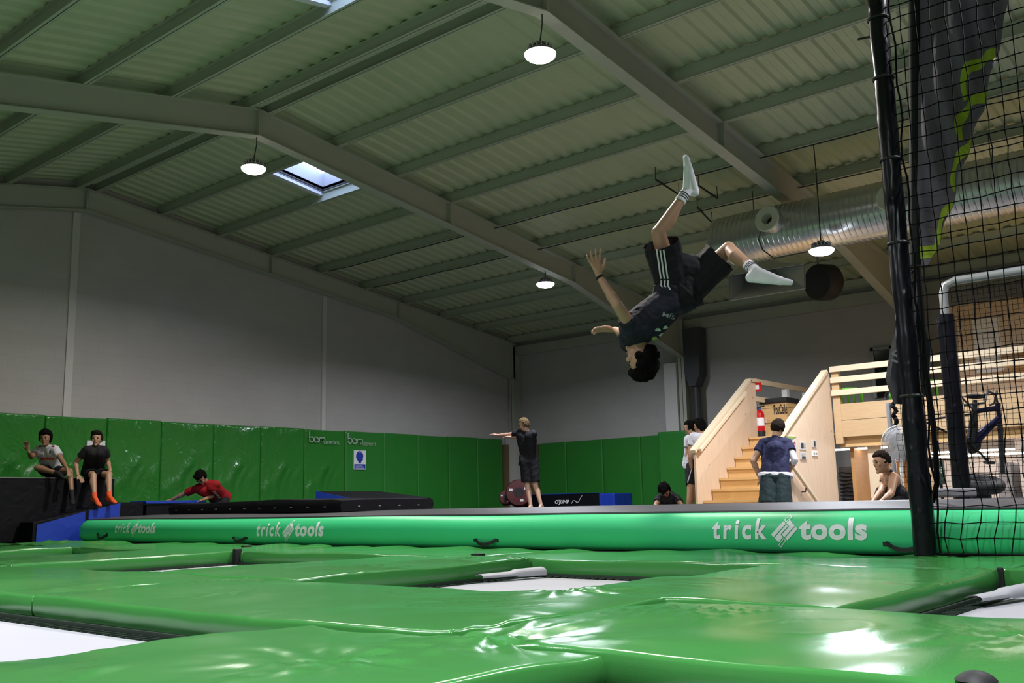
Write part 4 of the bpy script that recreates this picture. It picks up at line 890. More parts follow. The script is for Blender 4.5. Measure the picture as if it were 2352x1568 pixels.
def net(name, X, y0, y1, z0, z1, cell, r, seed, label, cat, parent=None, sag=0.02):
    ny = int(abs(y1-y0)/cell); nz = int((z1-z0)/cell)
    def P(i, j):
        y = y0+(y1-y0)*i/ny; z = z0+(z1-z0)*j/nz; bot = max(0, 1-(z-z0)/1.2)
        dy = 0.012*noise.noise(Vector((i*0.9+seed, j*0.9, 0)))*cell/0.1+0.05*bot*math.sin(j*1.1+i*0.3)*0.6*cell/0.1
        dz = 0.014*noise.noise(Vector((i*0.8, j*0.8+seed, 5)))*cell/0.1-0.06*bot*(j/ max(1, nz))*0
        dx = sag*noise.noise(Vector((y*1.2, z*0.8, seed)))
        return Vector((X+dx, y+dy, z+dz))
    mb = MB()
    for i in range(ny+1): mb.tube([P(i, j) for j in range(nz+1)], r, 4, cap=False)
    for j in range(nz+1): mb.tube([P(i, j) for i in range(ny+1)], r, 4, cap=False)
    if cell > 0.08:
        for i in range(ny+1):
            for j in range(nz+1): mb.sphere(P(i, j), r*1.9, 4, 3)
    o = mb.build(name, M['net'], parent, fixn=False); o['kind'] = 'stuff'
    if parent is None: tag(o, label, cat)
    return o
NT = thing('safety_net', 'black square mesh safety net hanging right of the taped pole', 'net', (PX-0.02, 1.0, 0.25))
net('mesh', PX-0.02, pb.y-0.06, -1.6, 0.27, 5.25, 0.098, 0.0040, 3, None, None, NT)
mb = MB(); mb.tube([(PX-0.02, pb.y-0.06, 0.27), (PX-0.02, -1.6, 0.27)], 0.008, 5); mb.build('bottom_rope', M['net'], NT)
mb = MB(); mb.tube([(PX-0.02+0.02*math.sin(k*0.9), pb.y-0.10+0.012*math.sin(k*1.7), 0.27+k*0.14) for k in range(36)], 0.007, 5); mb.build('edge_rope', M['net'], NT)
# feather flag behind the net
M['flag'] = mat('dark_slate_flag', (0.20, 0.16, 0.22, 1), 0.7, var=0.25, vscale=4)
M['flaglime'] = mat('lime_flag_print', (0.48, 0.60, 0.05, 1), 0.7, var=0.1)
FX = 7.25
FL = thing('feather_flag', 'dark slate feather flag with lime green swirls behind the net', 'flag', atX(2100, 600, FX))
def edge_r(v): return float(np.interp(v, [0, 60, 150, 260, 380, 480, 560, 612], [2322, 2312, 2290, 2262, 2215, 2185, 2155, 2128]))
def FP(x, y, off=0.0):
    p = atX(x, y, FX); f = 0.07*math.sin((x-2100)*0.045+y*0.012)+0.035*math.sin((x-2100)*0.11-y*0.02+1); p.x += f*min(1, (x-2098)/60)-off; return p
ys_ = [-160+k*16 for k in range(49)]; V = []; nx = 24
for y in ys_:
    xr = edge_r(max(0, y)) if y >= 0 else 2322+(-y)*0.12
    xl = 2102+y*0.012
    for i in range(nx+1): V.append(FP(xl+(xr-xl)*i/nx, y))
MB().add(V, [(a*(nx+1)+i, a*(nx+1)+i+1, (a+1)*(nx+1)+i+1, (a+1)*(nx+1)+i) for a in range(len(ys_)-1) for i in range(nx)]).build('fabric', M['flag'], FL, smooth=60, fixn=False)
def swirl(path, w0, w1):
    P = [Vector((a, b, 0)) for a, b in path]; 
    Q = []
    for i in range(len(P)-1):
        p0, p1, p2, p3 = P[max(i-1, 0)], P[i], P[i+1], P[min(i+2, len(P)-1)]
        for k in range(6):
            t = k/6; Q.append(0.5*((2*p1)+(p2-p0)*t+(2*p0-5*p1+4*p2-p3)*t*t+(3*p1-p0-3*p2+p3)*t**3))
    Q.append(P[-1]); V = []; n = len(Q)
    for i, p in enumerate(Q):
        t = (Q[min(i+1, n-1)]-Q[max(i-1, 0)]).normalized(); s = i/(n-1); w = (w0+(w1-w0)*s)/2
        for k in range(5): 
            e = p+Vector((-t.y, t.x, 0))*w*(k/2-1); V.append(FP(min(e.x, edge_r(e.y)-1), e.y, 0.006))
    MB().add(V, [(i*5+k, i*5+k+1, i*5+6+k, i*5+5+k) for i in range(n-1) for k in range(4)]).build('print', M['flaglime'], FL, fixn=False)
swirl([(2290, 128), (2255, 132), (2225, 150), (2208, 182), (2210, 222)], 32, 10)
swirl([(2272, 224), (2240, 228), (2212, 248), (2196, 280), (2203, 318)], 32, 9)
swirl([(2248, 328), (2215, 345), (2190, 378), (2181, 410), (2192, 438)], 34, 8)
swirl([(2192, 466), (2172, 485), (2157, 512), (2150, 560)], 22, 18)
swirl([(2152, 572), (2128, 578), (2108, 580)], 30, 28)
p, q = FP(2098, -150), FP(2100, 608)
MB().tube([p+(q-p)*k/14+Vector((0.02, 0, 0)) for k in range(15)], 0.042, 12).build('pole_sleeve', M['black'], FL, smooth=True)
MB().tube([p+Vector((0.02, 0, 0)), Vector((p.x+0.02, p.y, zr(p.x)+0.0))], 0.012, 6).build('hanging_cord', M['net'], FL)
# second dark flag below
M['flag2'] = mat('dark_navy_flag', (0.022, 0.022, 0.030, 1), 0.75, var=0.25, vscale=4)
F2 = thing('dark_banner', 'dark banner with pale letters bundled behind the taped pole', 'flag', atX(2085, 925, 7.9))
Lp = [(2075, 640), (2062, 700), (2050, 760), (2038, 820), (2030, 870), (2042, 905), (2052, 928)]; V = []; nx = 12
for k in range(25):
    y = 640+k*12; xl = float(np.interp(y, [a[1] for a in Lp], [a[0] for a in Lp])); xr = float(np.interp(y, [640, 740, 800, 900, 930], [2115, 2122, 2142, 2136, 2110]))
    for i in range(nx+1):
        x = xl+(xr-xl)*i/nx; p = atX(x, y, 7.9); p.x += 0.035*math.sin(i*1.3+k*0.1); V.append(p)
MB().add(V, [(a*(nx+1)+i, a*(nx+1)+i+1, (a+1)*(nx+1)+i+1, (a+1)*(nx+1)+i) for a in range(24) for i in range(nx)]).build('fabric', M['flag2'], F2, smooth=60, fixn=False)
for x0, y0, x1, y1 in ((2050, 812, 2064, 801), (2050, 812, 2062, 818), (2047, 826, 2063, 832)):
    MB().tube([atX(x0, y0, 7.84), atX(x1, y1, 7.84)], 0.011, 4).build('pale_letter', M['stripe2'], F2)
MB().tube([atX(2080, 642, 7.9), atX(2112, 606, 7.4)], 0.012, 6).build('cord', M['net'], F2)
# rope hanging behind the pole
tag(MB().tube([atX(x, y, 7.5) for x, y in ((2108, 615), (2118, 730), (2128, 860), (2142, 960), (2150, 1050), (2152, 1110), (2140, 1160), (2126, 1195))], 0.020, 8).build('black_rope', M['net'], smooth=True), 'thick black rope hanging behind the taped pole', 'rope')
# second frame: padded upright with grey bent tube
X2 = 10.32
u0, u1, ut = atX(2204, 1178, X2), atX(2181, 722, X2), atX(2168, 655, X2); yu = (u0.y+u1.y)/2
FR = thing('padded_tube_frame', 'grey bent tube frame with black padded upright behind the net', 'frame', (X2, yu, 0.24))
MB().tube([(X2, yu, 0.245+k*(u1.z-0.245)/20) for k in range(21)], [0.085+0.010*noise.noise(Vector((k*0.7, 0, 9))) for k in range(21)], 16).build('padding', M['padpole'], FR, smooth=True)
zt = ut.z+0.03
M['zinc'] = mat('zinc_tube', (0.45, 0.47, 0.47, 1), 0.35, metal=0.5, var=0.1, vscale=8)
MB().tube([(X2, yu, 0.25), (X2, yu, zt-0.12), (X2, yu-0.03, zt-0.03), (X2, yu-0.12, zt), (X2, -1.5, zt)], 0.042, 14).build('tube', M['zinc'], FR, smooth=True)
MB().tube([(X2, -1.5, zt), (X2, -1.5, 0.245)], 0.042, 14).build('tube', M['zinc'], FR, smooth=True)
N2 = thing('fine_mesh_net', 'fine black mesh net hung on the grey tube frame', 'net', (X2+0.06, 2.0, 0.3))
net('mesh', X2+0.10, yu-0.05, 1.55, 0.50, zt-0.05, 0.050, 0.0024, 8, None, None, N2, 0.03)
net('mesh', X2+0.5, yu+0.75, yu+0.05, 0.50, atX(2080, 925, X2+0.5).z, 0.055, 0.0024, 9, None, None, N2, 0.03)
# grey post with bundled net
gx = 13.6; g0, g1 = atX(2046, 925, gx), atX(2056, 1110, gx)
t = thing('grey_post', 'slim grey post under the mezzanine front beside the fan', 'post', (gx, g1.y, 0)); MB().cyl((gx, g1.y, 0), (gx, g1.y, g0.z), 0.035, n=12).build('tube', M['greymetal'], t, smooth=True)
MB().tube([(gx-0.04+0.02*math.sin(k*2.1), g1.y-0.09+0.02*math.sin(k*1.3), g0.z-0.03*k) for k in range(24)], [0.022+0.012*abs(math.sin(k*1.9)) for k in range(24)], 6).build('net_bundle', M['net'], t)
# pedestal fan
fx = 13.0; fc = atX(2068, 1018, fx)
fan = thing('pedestal_fan', 'white pedestal fan with round wire guard behind the pole', 'fan', (fx, fc.y, 0))
M['fanwhite'] = mat('pale_fan_plastic', (0.55, 0.55, 0.57, 1), 0.4, var=0.03)
fa = Vector((-0.86, -0.5, 0.0)).normalized(); e1 = fa.cross(Vector((0, 0, 1))).normalized(); e2 = e1.cross(fa); R = 0.232
for s in (0.05, -0.05):
    for rr_ in (0.3, 0.5, 0.7, 0.85): MB().tube([fc+fa*(s*(1-(rr_)**3))+(e1*math.cos(k*0.2094)+e2*math.sin(k*0.2094))*R*rr_ for k in range(30)], 0.0025, 4, closed=True).build('guard_ring', M['fanwhite'], fan)
MB().tube([fc+(e1*math.cos(k*0.2094)+e2*math.sin(k*0.2094))*R for k in range(30)], 0.008, 6, closed=True).build('guard_rim', M['fanwhite'], fan)
mb = MB()
for k in range(84):
    d = e1*math.cos(k*0.0748)+e2*math.sin(k*0.0748); mb.tube([fc+fa*0.055+d*0.04, fc+fa*0.05+d*R*0.6, fc+d*R], 0.0024, 4); mb.tube([fc-fa*0.055+d*0.04, fc-fa*0.05+d*R*0.6, fc+d*R], 0.0024, 4)
mb.build('guard_wires', M['fanwhite'], fan)['kind'] = 'stuff'
for k in range(3):
    mb = MB(); V = []
    for i in range(7):
        a0 = k*2.094+i*0.2
        for j in range(5):
            r = 0.05+0.16*j/4; d = e1*math.cos(a0+j*0.06)+e2*math.sin(a0+j*0.06); V.append(fc+d*r+fa*(0.02-0.006*i))
    mb.add(V, [(i*5+j, i*5+j+1, i*5+6+j, i*5+5+j) for i in range(6) for j in range(4)]); mb.build('blade', M['fanwhite'], fan, smooth=True, fixn=False)
MB().lathe(fc, fa, [(0, 0.065), (0.045, 0.06), (0.05, 0.0), (0.06, -0.08), (0.04, -0.16), (0, -0.17)], 20).build('motor', M['fanwhite'], fan, smooth=40)
pc = fc-fa*0.08; MB().cyl((pc.x, pc.y, 0.03), (pc.x, pc.y, fc.z-0.03), 0.022, n=12).build('stand', M['white_paint'], fan); MB().lathe((pc.x, pc.y, 0), (0, 0, 1), [(0, 0.001), (0.2, 0.001), (0.19, 0.03), (0.03, 0.05), (0, 0.05)], 24).build('base', M['white_paint'], fan, smooth=40)
# dark green sign box
M['deepgreen'] = mat('deep_green_board', (0.016, 0.03, 0.02, 1), 0.5)
a, b = atX(2143, 1058, 13.9), atX(2170, 1112, 13.9)
t = thing('zone_sign', 'dark green board with pale lettering under the mezzanine', 'sign', (13.9, (a.y+b.y)/2, 0)); MB().box((13.9, b.y, b.z), (13.96, a.y, a.z)).build('board', M['deepgreen'], t)
MB().cyl((13.95, (a.y+b.y)/2, 0), (13.95, (a.y+b.y)/2, b.z), 0.02, n=8).build('stand', M['black'], t)
flat_text('lettering', 'ZONE', (13.893, a.y-0.012, a.z-0.17), (0, -1, 0), (0, 0, 1), abs(a.y-b.y)-0.03, 0.085, M['palegreen'], t, 0.01)
# white cabinet and grey bin in the bright room
for x0, x1, y0, lb, m in ((2290, 2322, 1062, 'grey cabinet in the bright room behind the net', 'stripe2'), (2180, 2214, 1090, 'white fridge in the bright room behind the padded upright', 'white_paint')):
    a, b = atX(x0, y0, 16.3), atX(x1, y0, 16.3); t = thing('room_cabinet', lb, 'cabinet', (16.5, (a.y+b.y)/2, 0)); MB().box((16.3, b.y, 0), (16.8, a.y, a.z)).build('body', M[m], t, bevel=0.01); MB().box((16.285, b.y+0.01, 0.05), (16.298, a.y-0.01, a.z-0.02)).build('door', M[m], t); MB().box((16.27, a.y-0.05, 0.4), (16.284, a.y-0.035, 0.6)).build('handle', M['greymetal'], t)
# trampoline bike behind the net
BK = thing('trampoline_bike', 'black trick bike without tyres hung behind the padded upright', 'bike', at(2230, 1100, 11.6))
def B(x, y, d=0.0): return at(x, y, 11.6+d)
M['bikeblue'] = mat('purple_blue_frame_paint', (0.012, 0.012, 0.05, 1), 0.3, metal=0.4)
MB().tube([B(2238, 945), B(2292, 936)], 0.030, 10).build('top_tube', M['bikeblue'], BK); MB().tube([B(2232, 1020), B(2262, 990), B(2294, 960)], [0.06, 0.05, 0.035], 10).build('down_tube', M['bikeblue'], BK)
MB().tube([B(2240, 918), B(2236, 970), B(2232, 1020)], [0.022, 0.05, 0.06], 10).build('seat_tube', M['black'], BK); MB().tube([B(2291, 925), B(2297, 975)], 0.028, 10).build('head_tube', M['bikeblue'], BK)
for d in (-0.05, 0.05):
    MB().tube([B(2238, 950, d), B(2118, 965, d)], 0.013, 8).build('seat_stay', M['black'], BK); MB().tube([B(2232, 1020, d), B(2118, 965, d)], 0.013, 8).build('chain_stay', M['black'], BK)
    MB().tube([B(2297, 975, d), B(2303, 1085, d*1.4)], 0.030, 8).build('fork_leg', M['black'], BK)
MB().tube([B(2291, 925), B(2286, 905), B(2268, 898, -0.1), B(2262, 925, -0.28), B(2215, 930, -0.35)], 0.014, 8).build('handlebar', M['black'], BK); MB().tube([B(2286, 905), B(2290, 898, 0.1), B(2284, 925, 0.28), B(2275, 930, 0.38)], 0.014, 8).build('handlebar', M['black'], BK)
MB().sphere(B(2240, 910), (0.13, 0.055, 0.032), 14, 8, axes=(CR, CW, CU)).build('saddle', M['black'], BK, smooth=True)
MB().lathe(B(2234, 1022, -0.04), CW, [(0, 0), (0.10, 0), (0.10, 0.015), (0, 0.015)], 24).build('chainring', M['black'], BK)
MB().tube([B(2200, 985, -0.08), B(2234, 1022, -0.06), B(2268, 1058, -0.06)], 0.014, 8).build('crank', M['black'], BK)
for x, y in ((2196, 982), (2272, 1062)): MB().obox(B(x, y, -0.12), (CR, CU, CW), (0.05, 0.014, 0.045)).build('pedal', M['black'], BK)
MB().tube([B(2118, 965), B(2112, 990), B(2120, 1040), B(2132, 1055)], 0.018, 8).build('rear_stub', M['black'], BK)
MB().sphere(B(2142, 1062), (0.10, 0.07, 0.07), 12, 8).build('foam_block', M['black'], BK, smooth=True)
MB().tube([B(2240, 945), Vector((X2+0.08, yu-0.02, B(2240, 945).z+0.05))], 0.012, 6).build('hanging_strap', M['black'], BK)
c = at(2248, 1112, 11.0); t = thing('black_round_cushion', 'black round tyre lying on top of a stand behind the net', 'tyre', (c.x, c.y, 0.0 if c.x > 10.9 else 0.24))
ax = Vector((0.0, 0.0, 1.0)); ax = (ax+CW*-0.22).normalized(); a1 = ax.orthogonal().normalized(); a2 = ax.cross(a1)
MB().tube([c+(a1*math.cos(k*0.1745)+a2*math.sin(k*0.1745))*0.20 for k in range(36)], 0.075, 14, closed=True).build('tyre', M['black'], t, smooth=True)
MB().cyl((c.x, c.y, 0.0 if c.x > 10.9 else 0.245), (c.x, c.y, c.z-0.05), 0.12, n=20).build('stand', M['black'], t)
a, b = atX(2153, 1166, 8.4), atX(2206, 1166, 8.4)
tag(MB().box((8.4, b.y, 0.625), (8.9, a.y, 0.625+0.07)).build('foam_slab', M['stripe2'], bevel=0.015), 'thin grey foam slab on the air track behind the pole', 'foam slab')
c = at(2240, 1538, 2.1); zc = 0.256; r_ = 0.056
t = thing('rubber_ball', 'small black rubber ball half hidden at the lower right corner', 'ball', (c.x, c.y, zc))
prof = [(math.sqrt(max(0, r_*r_-(h_-(c.z-zc-r_))**2)), h_) for h_ in [k*(c.z-zc)/8 for k in range(9)]]
MB().lathe((c.x, c.y, zc), (0, 0, 1), prof, 28).build('dome', M['black'], t, smooth=80)
# ------------------------------------------------------------------ people
from mathutils.bvhtree import BVHTree
def solve(parent, xy, L, sign=-1):      # joint seen at pixel xy, at bone length L from its parent
    r = _ray(*xy); o = CC-parent; a = r.dot(r); b = 2*r.dot(o); c = o.dot(o)-L*L; D = b*b-4*a*c
    if D <= 0: t = -b/(2*a)
    else: t = (-b+sign*math.sqrt(D))/(2*a)
    p = CC+r*t
    return parent+(p-parent).normalized()*L if D <= 0 else p
def cap(mb, p, q, r0, r1=None, n=12):
    r1 = r0 if r1 is None else r1
    mb.tube([p, q], [r0, r1], n); mb.sphere(p, r0, n, 8); mb.sphere(q, r1, n, 8)
def voxel(mb, vox, smooth, name, m, parent, top=None, disp=0.0, dscale=14, cuts=()):
    me = bpy.data.meshes.new('raw'); me.from_pydata(mb.v, [], mb.f); bm = bmesh.new(); bm.from_mesh(me); bmesh.ops.recalc_face_normals(bm, faces=bm.faces); bm.to_mesh(me); bm.free()
    ob = bpy.data.objects.new('raw', me); COL.objects.link(ob)
    r = ob.modifiers.new('r', 'REMESH'); r.mode = 'VOXEL'; r.voxel_size = vox; r.use_smooth_shade = True
    s = ob.modifiers.new('s', 'SMOOTH'); s.factor = 0.5; s.iterations = smooth
    dg = bpy.context.evaluated_depsgraph_get(); dg.update(); e = bpy.data.meshes.new_from_object(ob.evaluated_get(dg))
    bpy.data.objects.remove(ob); bpy.data.meshes.remove(me)
    org = ORIG[parent.name] if parent is not None else top
    nrm = [v.normal.copy() for v in e.vertices] if disp else None
    for i, v in enumerate(e.vertices):
        if disp:
            n_ = noise.noise(v.co*dscale)+0.5*noise.noise(v.co*dscale*2.3); v.co += nrm[i]*disp*n_
        v.co -= org
    if cuts:
        bm = bmesh.new(); bm.from_mesh(e); kill = []
        for f in bm.faces:
            c = f.calc_center_median()+org
            for p_, a_, r_ in cuts:
                d_ = c-p_; h_ = d_.dot(a_)
                if abs(h_) < 0.03 and (d_-a_*h_).length < r_ and f.normal.dot(a_) > 0.6: kill.append(f); break
        bmesh.ops.delete(bm, geom=kill, context='FACES'); bm.to_mesh(e); bm.free()
    e.name = name; e.materials.clear(); e.materials.append(m); e.polygons.foreach_set('use_smooth', [True]*len(e.polygons)); e.update()
    o = bpy.data.objects.new(name, e); COL.objects.link(o)
    if parent is not None: o.parent = parent
    else: o.location = org
    ORIG[o.name] = Vector(org); return o
SK = {}
def skin(name, c): SK[name] = mat('skin_'+name, c, 0.5, var=0.08, vscale=10)
skin('warm', (0.42, 0.24, 0.15, 1)); skin('dark', (0.30, 0.155, 0.09, 1)); skin('pale', (0.52, 0.31, 0.22, 1)); skin('tan', (0.44, 0.24, 0.14, 1))
HR = {'black': mat('black_hair', (0.006, 0.005, 0.005, 1), 0.95, var=0.4, vscale=60, spec=0.06, bump=0.8, bscale=90), 'brown': mat('brown_hair', (0.018, 0.012, 0.009, 1), 0.95, var=0.4, vscale=60, spec=0.06, bump=0.8, bscale=90), 'blond': mat('dark_blond_hair', (0.13, 0.09, 0.045, 1), 0.9, var=0.5, vscale=60, spec=0.1, bump=0.8, bscale=90)}
CL = {}
def cloth(name, c, r=0.8): CL[name] = mat('cloth_'+name, c, r, var=0.15, vscale=9, spec=0.25)
cloth('black', (0.010, 0.010, 0.013, 1)); cloth('charcoal', (0.016, 0.016, 0.018, 1)); cloth('white', (0.62, 0.60, 0.64, 1)); cloth('red', (0.30, 0.010, 0.014, 1)); cloth('navy', (0.009, 0.010, 0.042, 1))
cloth('navyblack', (0.014, 0.015, 0.026, 1)); cloth('teal', (0.006, 0.018, 0.021, 1)); cloth('slate', (0.018, 0.019, 0.026, 1)); cloth('orange', (0.75, 0.10, 0.03, 1)); cloth('sockwhite', (0.85, 0.82, 0.90, 1)); cloth('lime', (0.25, 0.35, 0.10, 1)); cloth('darkstripe', (0.03, 0.035, 0.06, 1))
def hand(mb, w, h, n, s, curl=0.25, spread=0.12, thumb=1):
    h = h.normalized(); n = (n-h*n.dot(h)).normalized(); t = h.cross(n)*thumb      # t points to the thumb side
    for k in (-1, 0, 1): cap(mb, w-h*0.01*s, w+h*0.075*s+t*0.021*k*s, 0.020*s, 0.015*s, 8)
    for k, L in zip((1.5, 0.5, -0.5, -1.5), (0.070, 0.080, 0.074, 0.058)):
        b = w+h*0.082*s+t*0.0205*k*s; d = (h+t*spread*k*0.6).normalized(); d1 = (d*math.cos(curl)+n*math.sin(curl)); d2 = (d*math.cos(curl*2.2)+n*math.sin(curl*2.2))
        m_ = b+d1*L*0.5*s; e = m_+d2*L*0.5*s; cap(mb, b-d*0.012*s, m_, 0.0100*s, 0.0092*s, 7); cap(mb, m_, e, 0.0092*s, 0.0080*s, 7)
    b = w+h*0.025*s+t*0.028*s; d = (h*0.72+t*0.68+n*0.15).normalized(); m_ = b+d*0.038*s; e = m_+(h*0.9+t*0.35+n*0.2).normalized()*0.032*s
    cap(mb, b, m_, 0.013*s, 0.011*s, 7); cap(mb, m_, e, 0.011*s, 0.009*s, 7)
def foot(mb, a, toe, s, infl=0.0, up=None):
    d = (toe-a); L = d.length; d.normalize()
    heel = a-d*0.035*s; sole = Vector((0, 0, -1)) if up is None else -up
    sole = (sole-d*sole.dot(d)); sole = sole.normalized() if sole.length > 1e-4 else Vector((0, 0, -1))
    heel = heel+sole*0.045*s; ball = a+d*(L*0.72)+sole*0.05*s; tip = a+d*L+sole*0.055*s; side = d.cross(sole)
    cap(mb, a, heel, (0.036+infl)*s, (0.034+infl)*s, 10); cap(mb, a, ball, (0.036+infl)*s, (0.026+infl)*s, 10); cap(mb, heel, ball, (0.033+infl)*s, (0.028+infl)*s, 10)
    for k in (-1, 1): cap(mb, ball+side*0.016*k*s, tip+side*0.014*k*s, (0.024+infl)*s, (0.016+infl)*s, 8)
def person(label, J, s=1.0, sk='warm', hair=('short', 'brown'), shirt=('black', 0.5), shorts=('black', 0.8), sock=None, vox=0.009, face=True, disp=0.005, tank=False, hemdrop=0.05, loose=0.026, rise=0.10, baggy=1.0, hs_=1.08, fill=0.0):
    g = {k: Vector(v) for k, v in J.items() if isinstance(v, (Vector, tuple)) and k not in ('sideL',)}
    nk, pv = g['neck'], g['pelvis']; spine = (nk-pv).normalized()
    latS = (g['shL']-g['shR']).normalized(); latH = (g['hipL']-g['hipR']).normalized(); fwd = latS.cross(spine).normalized()*-1
    if J.get('flip'): fwd = -fwd
    hd = g['head']; hu = g.get('hup', (hd-nk)).normalized(); hf = g['face']; hf = (hf-hu*hf.dot(hu)).normalized(); hs = hf.cross(hu)
    base = Vector((pv.x, pv.y, min(p.z for p in (g['toeL'], g['toeR'], g['anL'], g['anR'], pv))-0.06*s))
    if J.get('base') is not None: base = Vector(J['base'])
    A3 = (hs, hf, hu); b = MB()
    # head, neck
    b.sphere(hd+hu*0.022*s, Vector((0.074, 0.092, 0.102))*s, 18, 14, axes=A3); b.sphere(hd-hu*0.045*s+hf*0.022*s, Vector((0.057, 0.066, 0.072))*s, 14, 10, axes=A3)
    b.sphere(hd+hf*0.094*s-hu*0.012*s, Vector((0.013, 0.017, 0.022))*s, 8, 6, axes=A3); b.sphere(hd+hf*0.072*s-hu*0.100*s, Vector((0.024, 0.02, 0.02))*s, 8, 6, axes=A3)
    b.sphere(hd+hf*0.074*s+hu*0.030*s, Vector((0.052, 0.018, 0.014))*s, 10, 6, axes=A3)
    for k in (-1, 1): b.sphere(hd+hs*0.077*k*s-hu*0.008*s-hf*0.008*s, Vector((0.010, 0.020, 0.031))*s, 8, 6, axes=A3); b.sphere(hd+hs*0.043*k*s+hf*0.066*s-hu*0.022*s, Vector((0.022, 0.016, 0.022))*s, 8, 6, axes=A3)
    cap(b, nk-spine*0.03*s, hd-hu*0.05*s-hf*0.015*s, 0.056*s, 0.053*s)
    # trunk
    ch = nk-spine*0.13*s; wa = pv+spine*0.13*s
    def trunk(mb, inf, low=0.0, shirt_=False):
        for sh, hp, k in ((g['shL'], g['hipL'], 1), (g['shR'], g['hipR'], -1)):
            st = sh-latS*0.075*k*s-spine*0.045*s; en = pv+latH*0.075*k*s-spine*(low)*s; md = (wa+latS*0.062*k*s)
            cap(mb, st, md, (0.088+inf)*s, (0.082+inf)*s); mb.tube([md, en], [(0.082+inf)*s, (0.100+inf)*s], 14); mb.sphere(md, (0.082+inf)*s, 12, 8)
            if not shirt_: mb.sphere(en, (0.098+inf)*s, 12, 8)
            cap(mb, nk-spine*0.03*s, sh-latS*0.02*k*s, (0.048+inf)*s, (0.050+inf)*s)
        cap(mb, ch, wa, (0.098+inf)*s, (0.086+inf)*s); mb.tube([wa, pv-spine*low*s], [(0.09+inf)*s, (0.104+inf)*s], 14)
    trunk(b, 0.0); cap(b, g['hipL'], g['hipR'], 0.085*s)
    for S, k in (('L', 1), ('R', -1)):
        cap(b, g['sh'+S], g['el'+S], 0.052*s, 0.040*s); cap(b, g['el'+S], g['wr'+S], 0.041*s, 0.027*s)
        mfa = g['el'+S].lerp(g['wr'+S], 0.28); b.sphere(mfa, 0.043*s, 10, 8)
        hdv = g.get('hand'+S, g['wr'+S]-g['el'+S]); hn = g.get('palm'+S, Vector((0, 0, -1)))
        hand(b, g['wr'+S]+hdv.normalized()*0.02*s, hdv, hn, s*hs_, J.get('curl'+S, 0.25), J.get('spread'+S, 0.15), J.get('thumb'+S, k))
        cap(b, g['hip'+S], g['kn'+S], 0.084*s, 0.054*s); cap(b, g['kn'+S], g['an'+S], 0.052*s, 0.034*s)
        d = (g['an'+S]-g['kn'+S]); back = -(g['toe'+S]-g['an'+S]); back = (back-d.normalized()*back.dot(d.normalized())); back = back.normalized() if back.length > 1e-3 else Vector((0, 0, 0))
        c0 = g['kn'+S]+d*0.08+back*0.012*s; c1 = g['kn'+S]+d*0.32+back*0.022*s; c2 = g['kn'+S]+d*0.62+back*0.008*s
        cap(b, c0, c1, 0.044*s, 0.050*s); cap(b, c1, c2, 0.050*s, 0.036*s); foot(b, g['an'+S], g['toe'+S], s, 0, g.get('fup'+S))
    body = voxel(b, vox, 3, 'person', SK[sk], None, base); tag(body, label, 'person')
    # clothes
    col, sl = shirt; b = MB()
    if tank:
        ch2 = nk-spine*0.10*s
        for sh, hp, k in ((g['shL'], 0, 1), (g['shR'], 0, -1)):
            st = sh-latS*0.085*k*s-spine*0.12*s; md = wa+latS*0.062*k*s; en = pv+latH*0.075*k*s-spine*0.02*s
            cap(b, st, md, 0.094*s, 0.096*s); b.tube([md, en], [0.096*s, 0.112*s], 14); cap(b, st, nk+latS*0.075*k*s-spine*0.025*s, 0.05*s, 0.048*s)
        cap(b, nk-spine*0.17*s, wa, 0.108*s, 0.098*s)
    else:
        trunk(b, loose, hemdrop, True)
        for S, k in (('L', 1), ('R', -1)):
            e = g['sh'+S].lerp(g['el'+S], sl); b.sphere(g['sh'+S], 0.070*s, 12, 8); b.tube([g['sh'+S], e], [0.070*s, 0.070*s], 14)
        cap(b, nk-spine*0.02*s, nk+(hd-nk)*0.12, 0.068*s, 0.062*s)
    so = voxel(b, vox, 4, 'shirt' if not tank else 'tank_top', CL[col], body, disp=disp)
    if shorts:
        b = MB(); cap(b, g['hipL'], g['hipR'], 0.108*s*baggy); b.tube([pv+spine*rise*s, pv-spine*0.03*s], [0.125*s, 0.13*s*baggy], 16)
        for k in (1, -1): b.tube([pv+spine*(rise-0.01)*s+latH*0.06*k*s, pv+latH*0.085*k*s-spine*0.03*s], [0.106*s, 0.112*s*baggy], 14)
        for S in 'LR':
            e = g['hip'+S].lerp(g['kn'+S], shorts[1]); b.sphere(g['hip'+S], 0.106*s*baggy, 12, 8); b.tube([g['hip'+S], e], [0.106*s*baggy, (0.084 if len(shorts) < 3 else shorts[2])*s], 14)
        if fill: cap(b, g['hipL'].lerp(g['knL'], 0.38), g['hipR'].lerp(g['knR'], 0.38), fill*s); cap(b, pv, (g['hipL'].lerp(g['knL'], 0.3)+g['hipR'].lerp(g['knR'], 0.3))/2, 0.15*s, fill*s)
        sh_o = voxel(b, vox, 4, 'shorts', CL[shorts[0]], body, disp=disp, cuts=[(g['hip'+S].lerp(g['kn'+S], shorts[1]), (g['kn'+S]-g['hip'+S]).normalized(), 0.2*s) for S in 'LR'])
    else: sh_o = None
    if sock:
        for S in 'LR':
            c_, hgt = sock if isinstance(sock[0], str) else sock['LR'.index(S)]
            b = MB(); up_ = (g['kn'+S]-g['an'+S]).normalized(); foot(b, g['an'+S], g['toe'+S], s, 0.005, g.get('fup'+S)); b.tube([g['an'+S], g['an'+S]+up_*hgt*s], [0.042*s, 0.046*s], 12)
            voxel(b, 0.007, 3, 'sock', CL[c_], body)
    # hair
    b = MB(); rnd = random.Random(int(hd.x*1000)); st, hc = hair
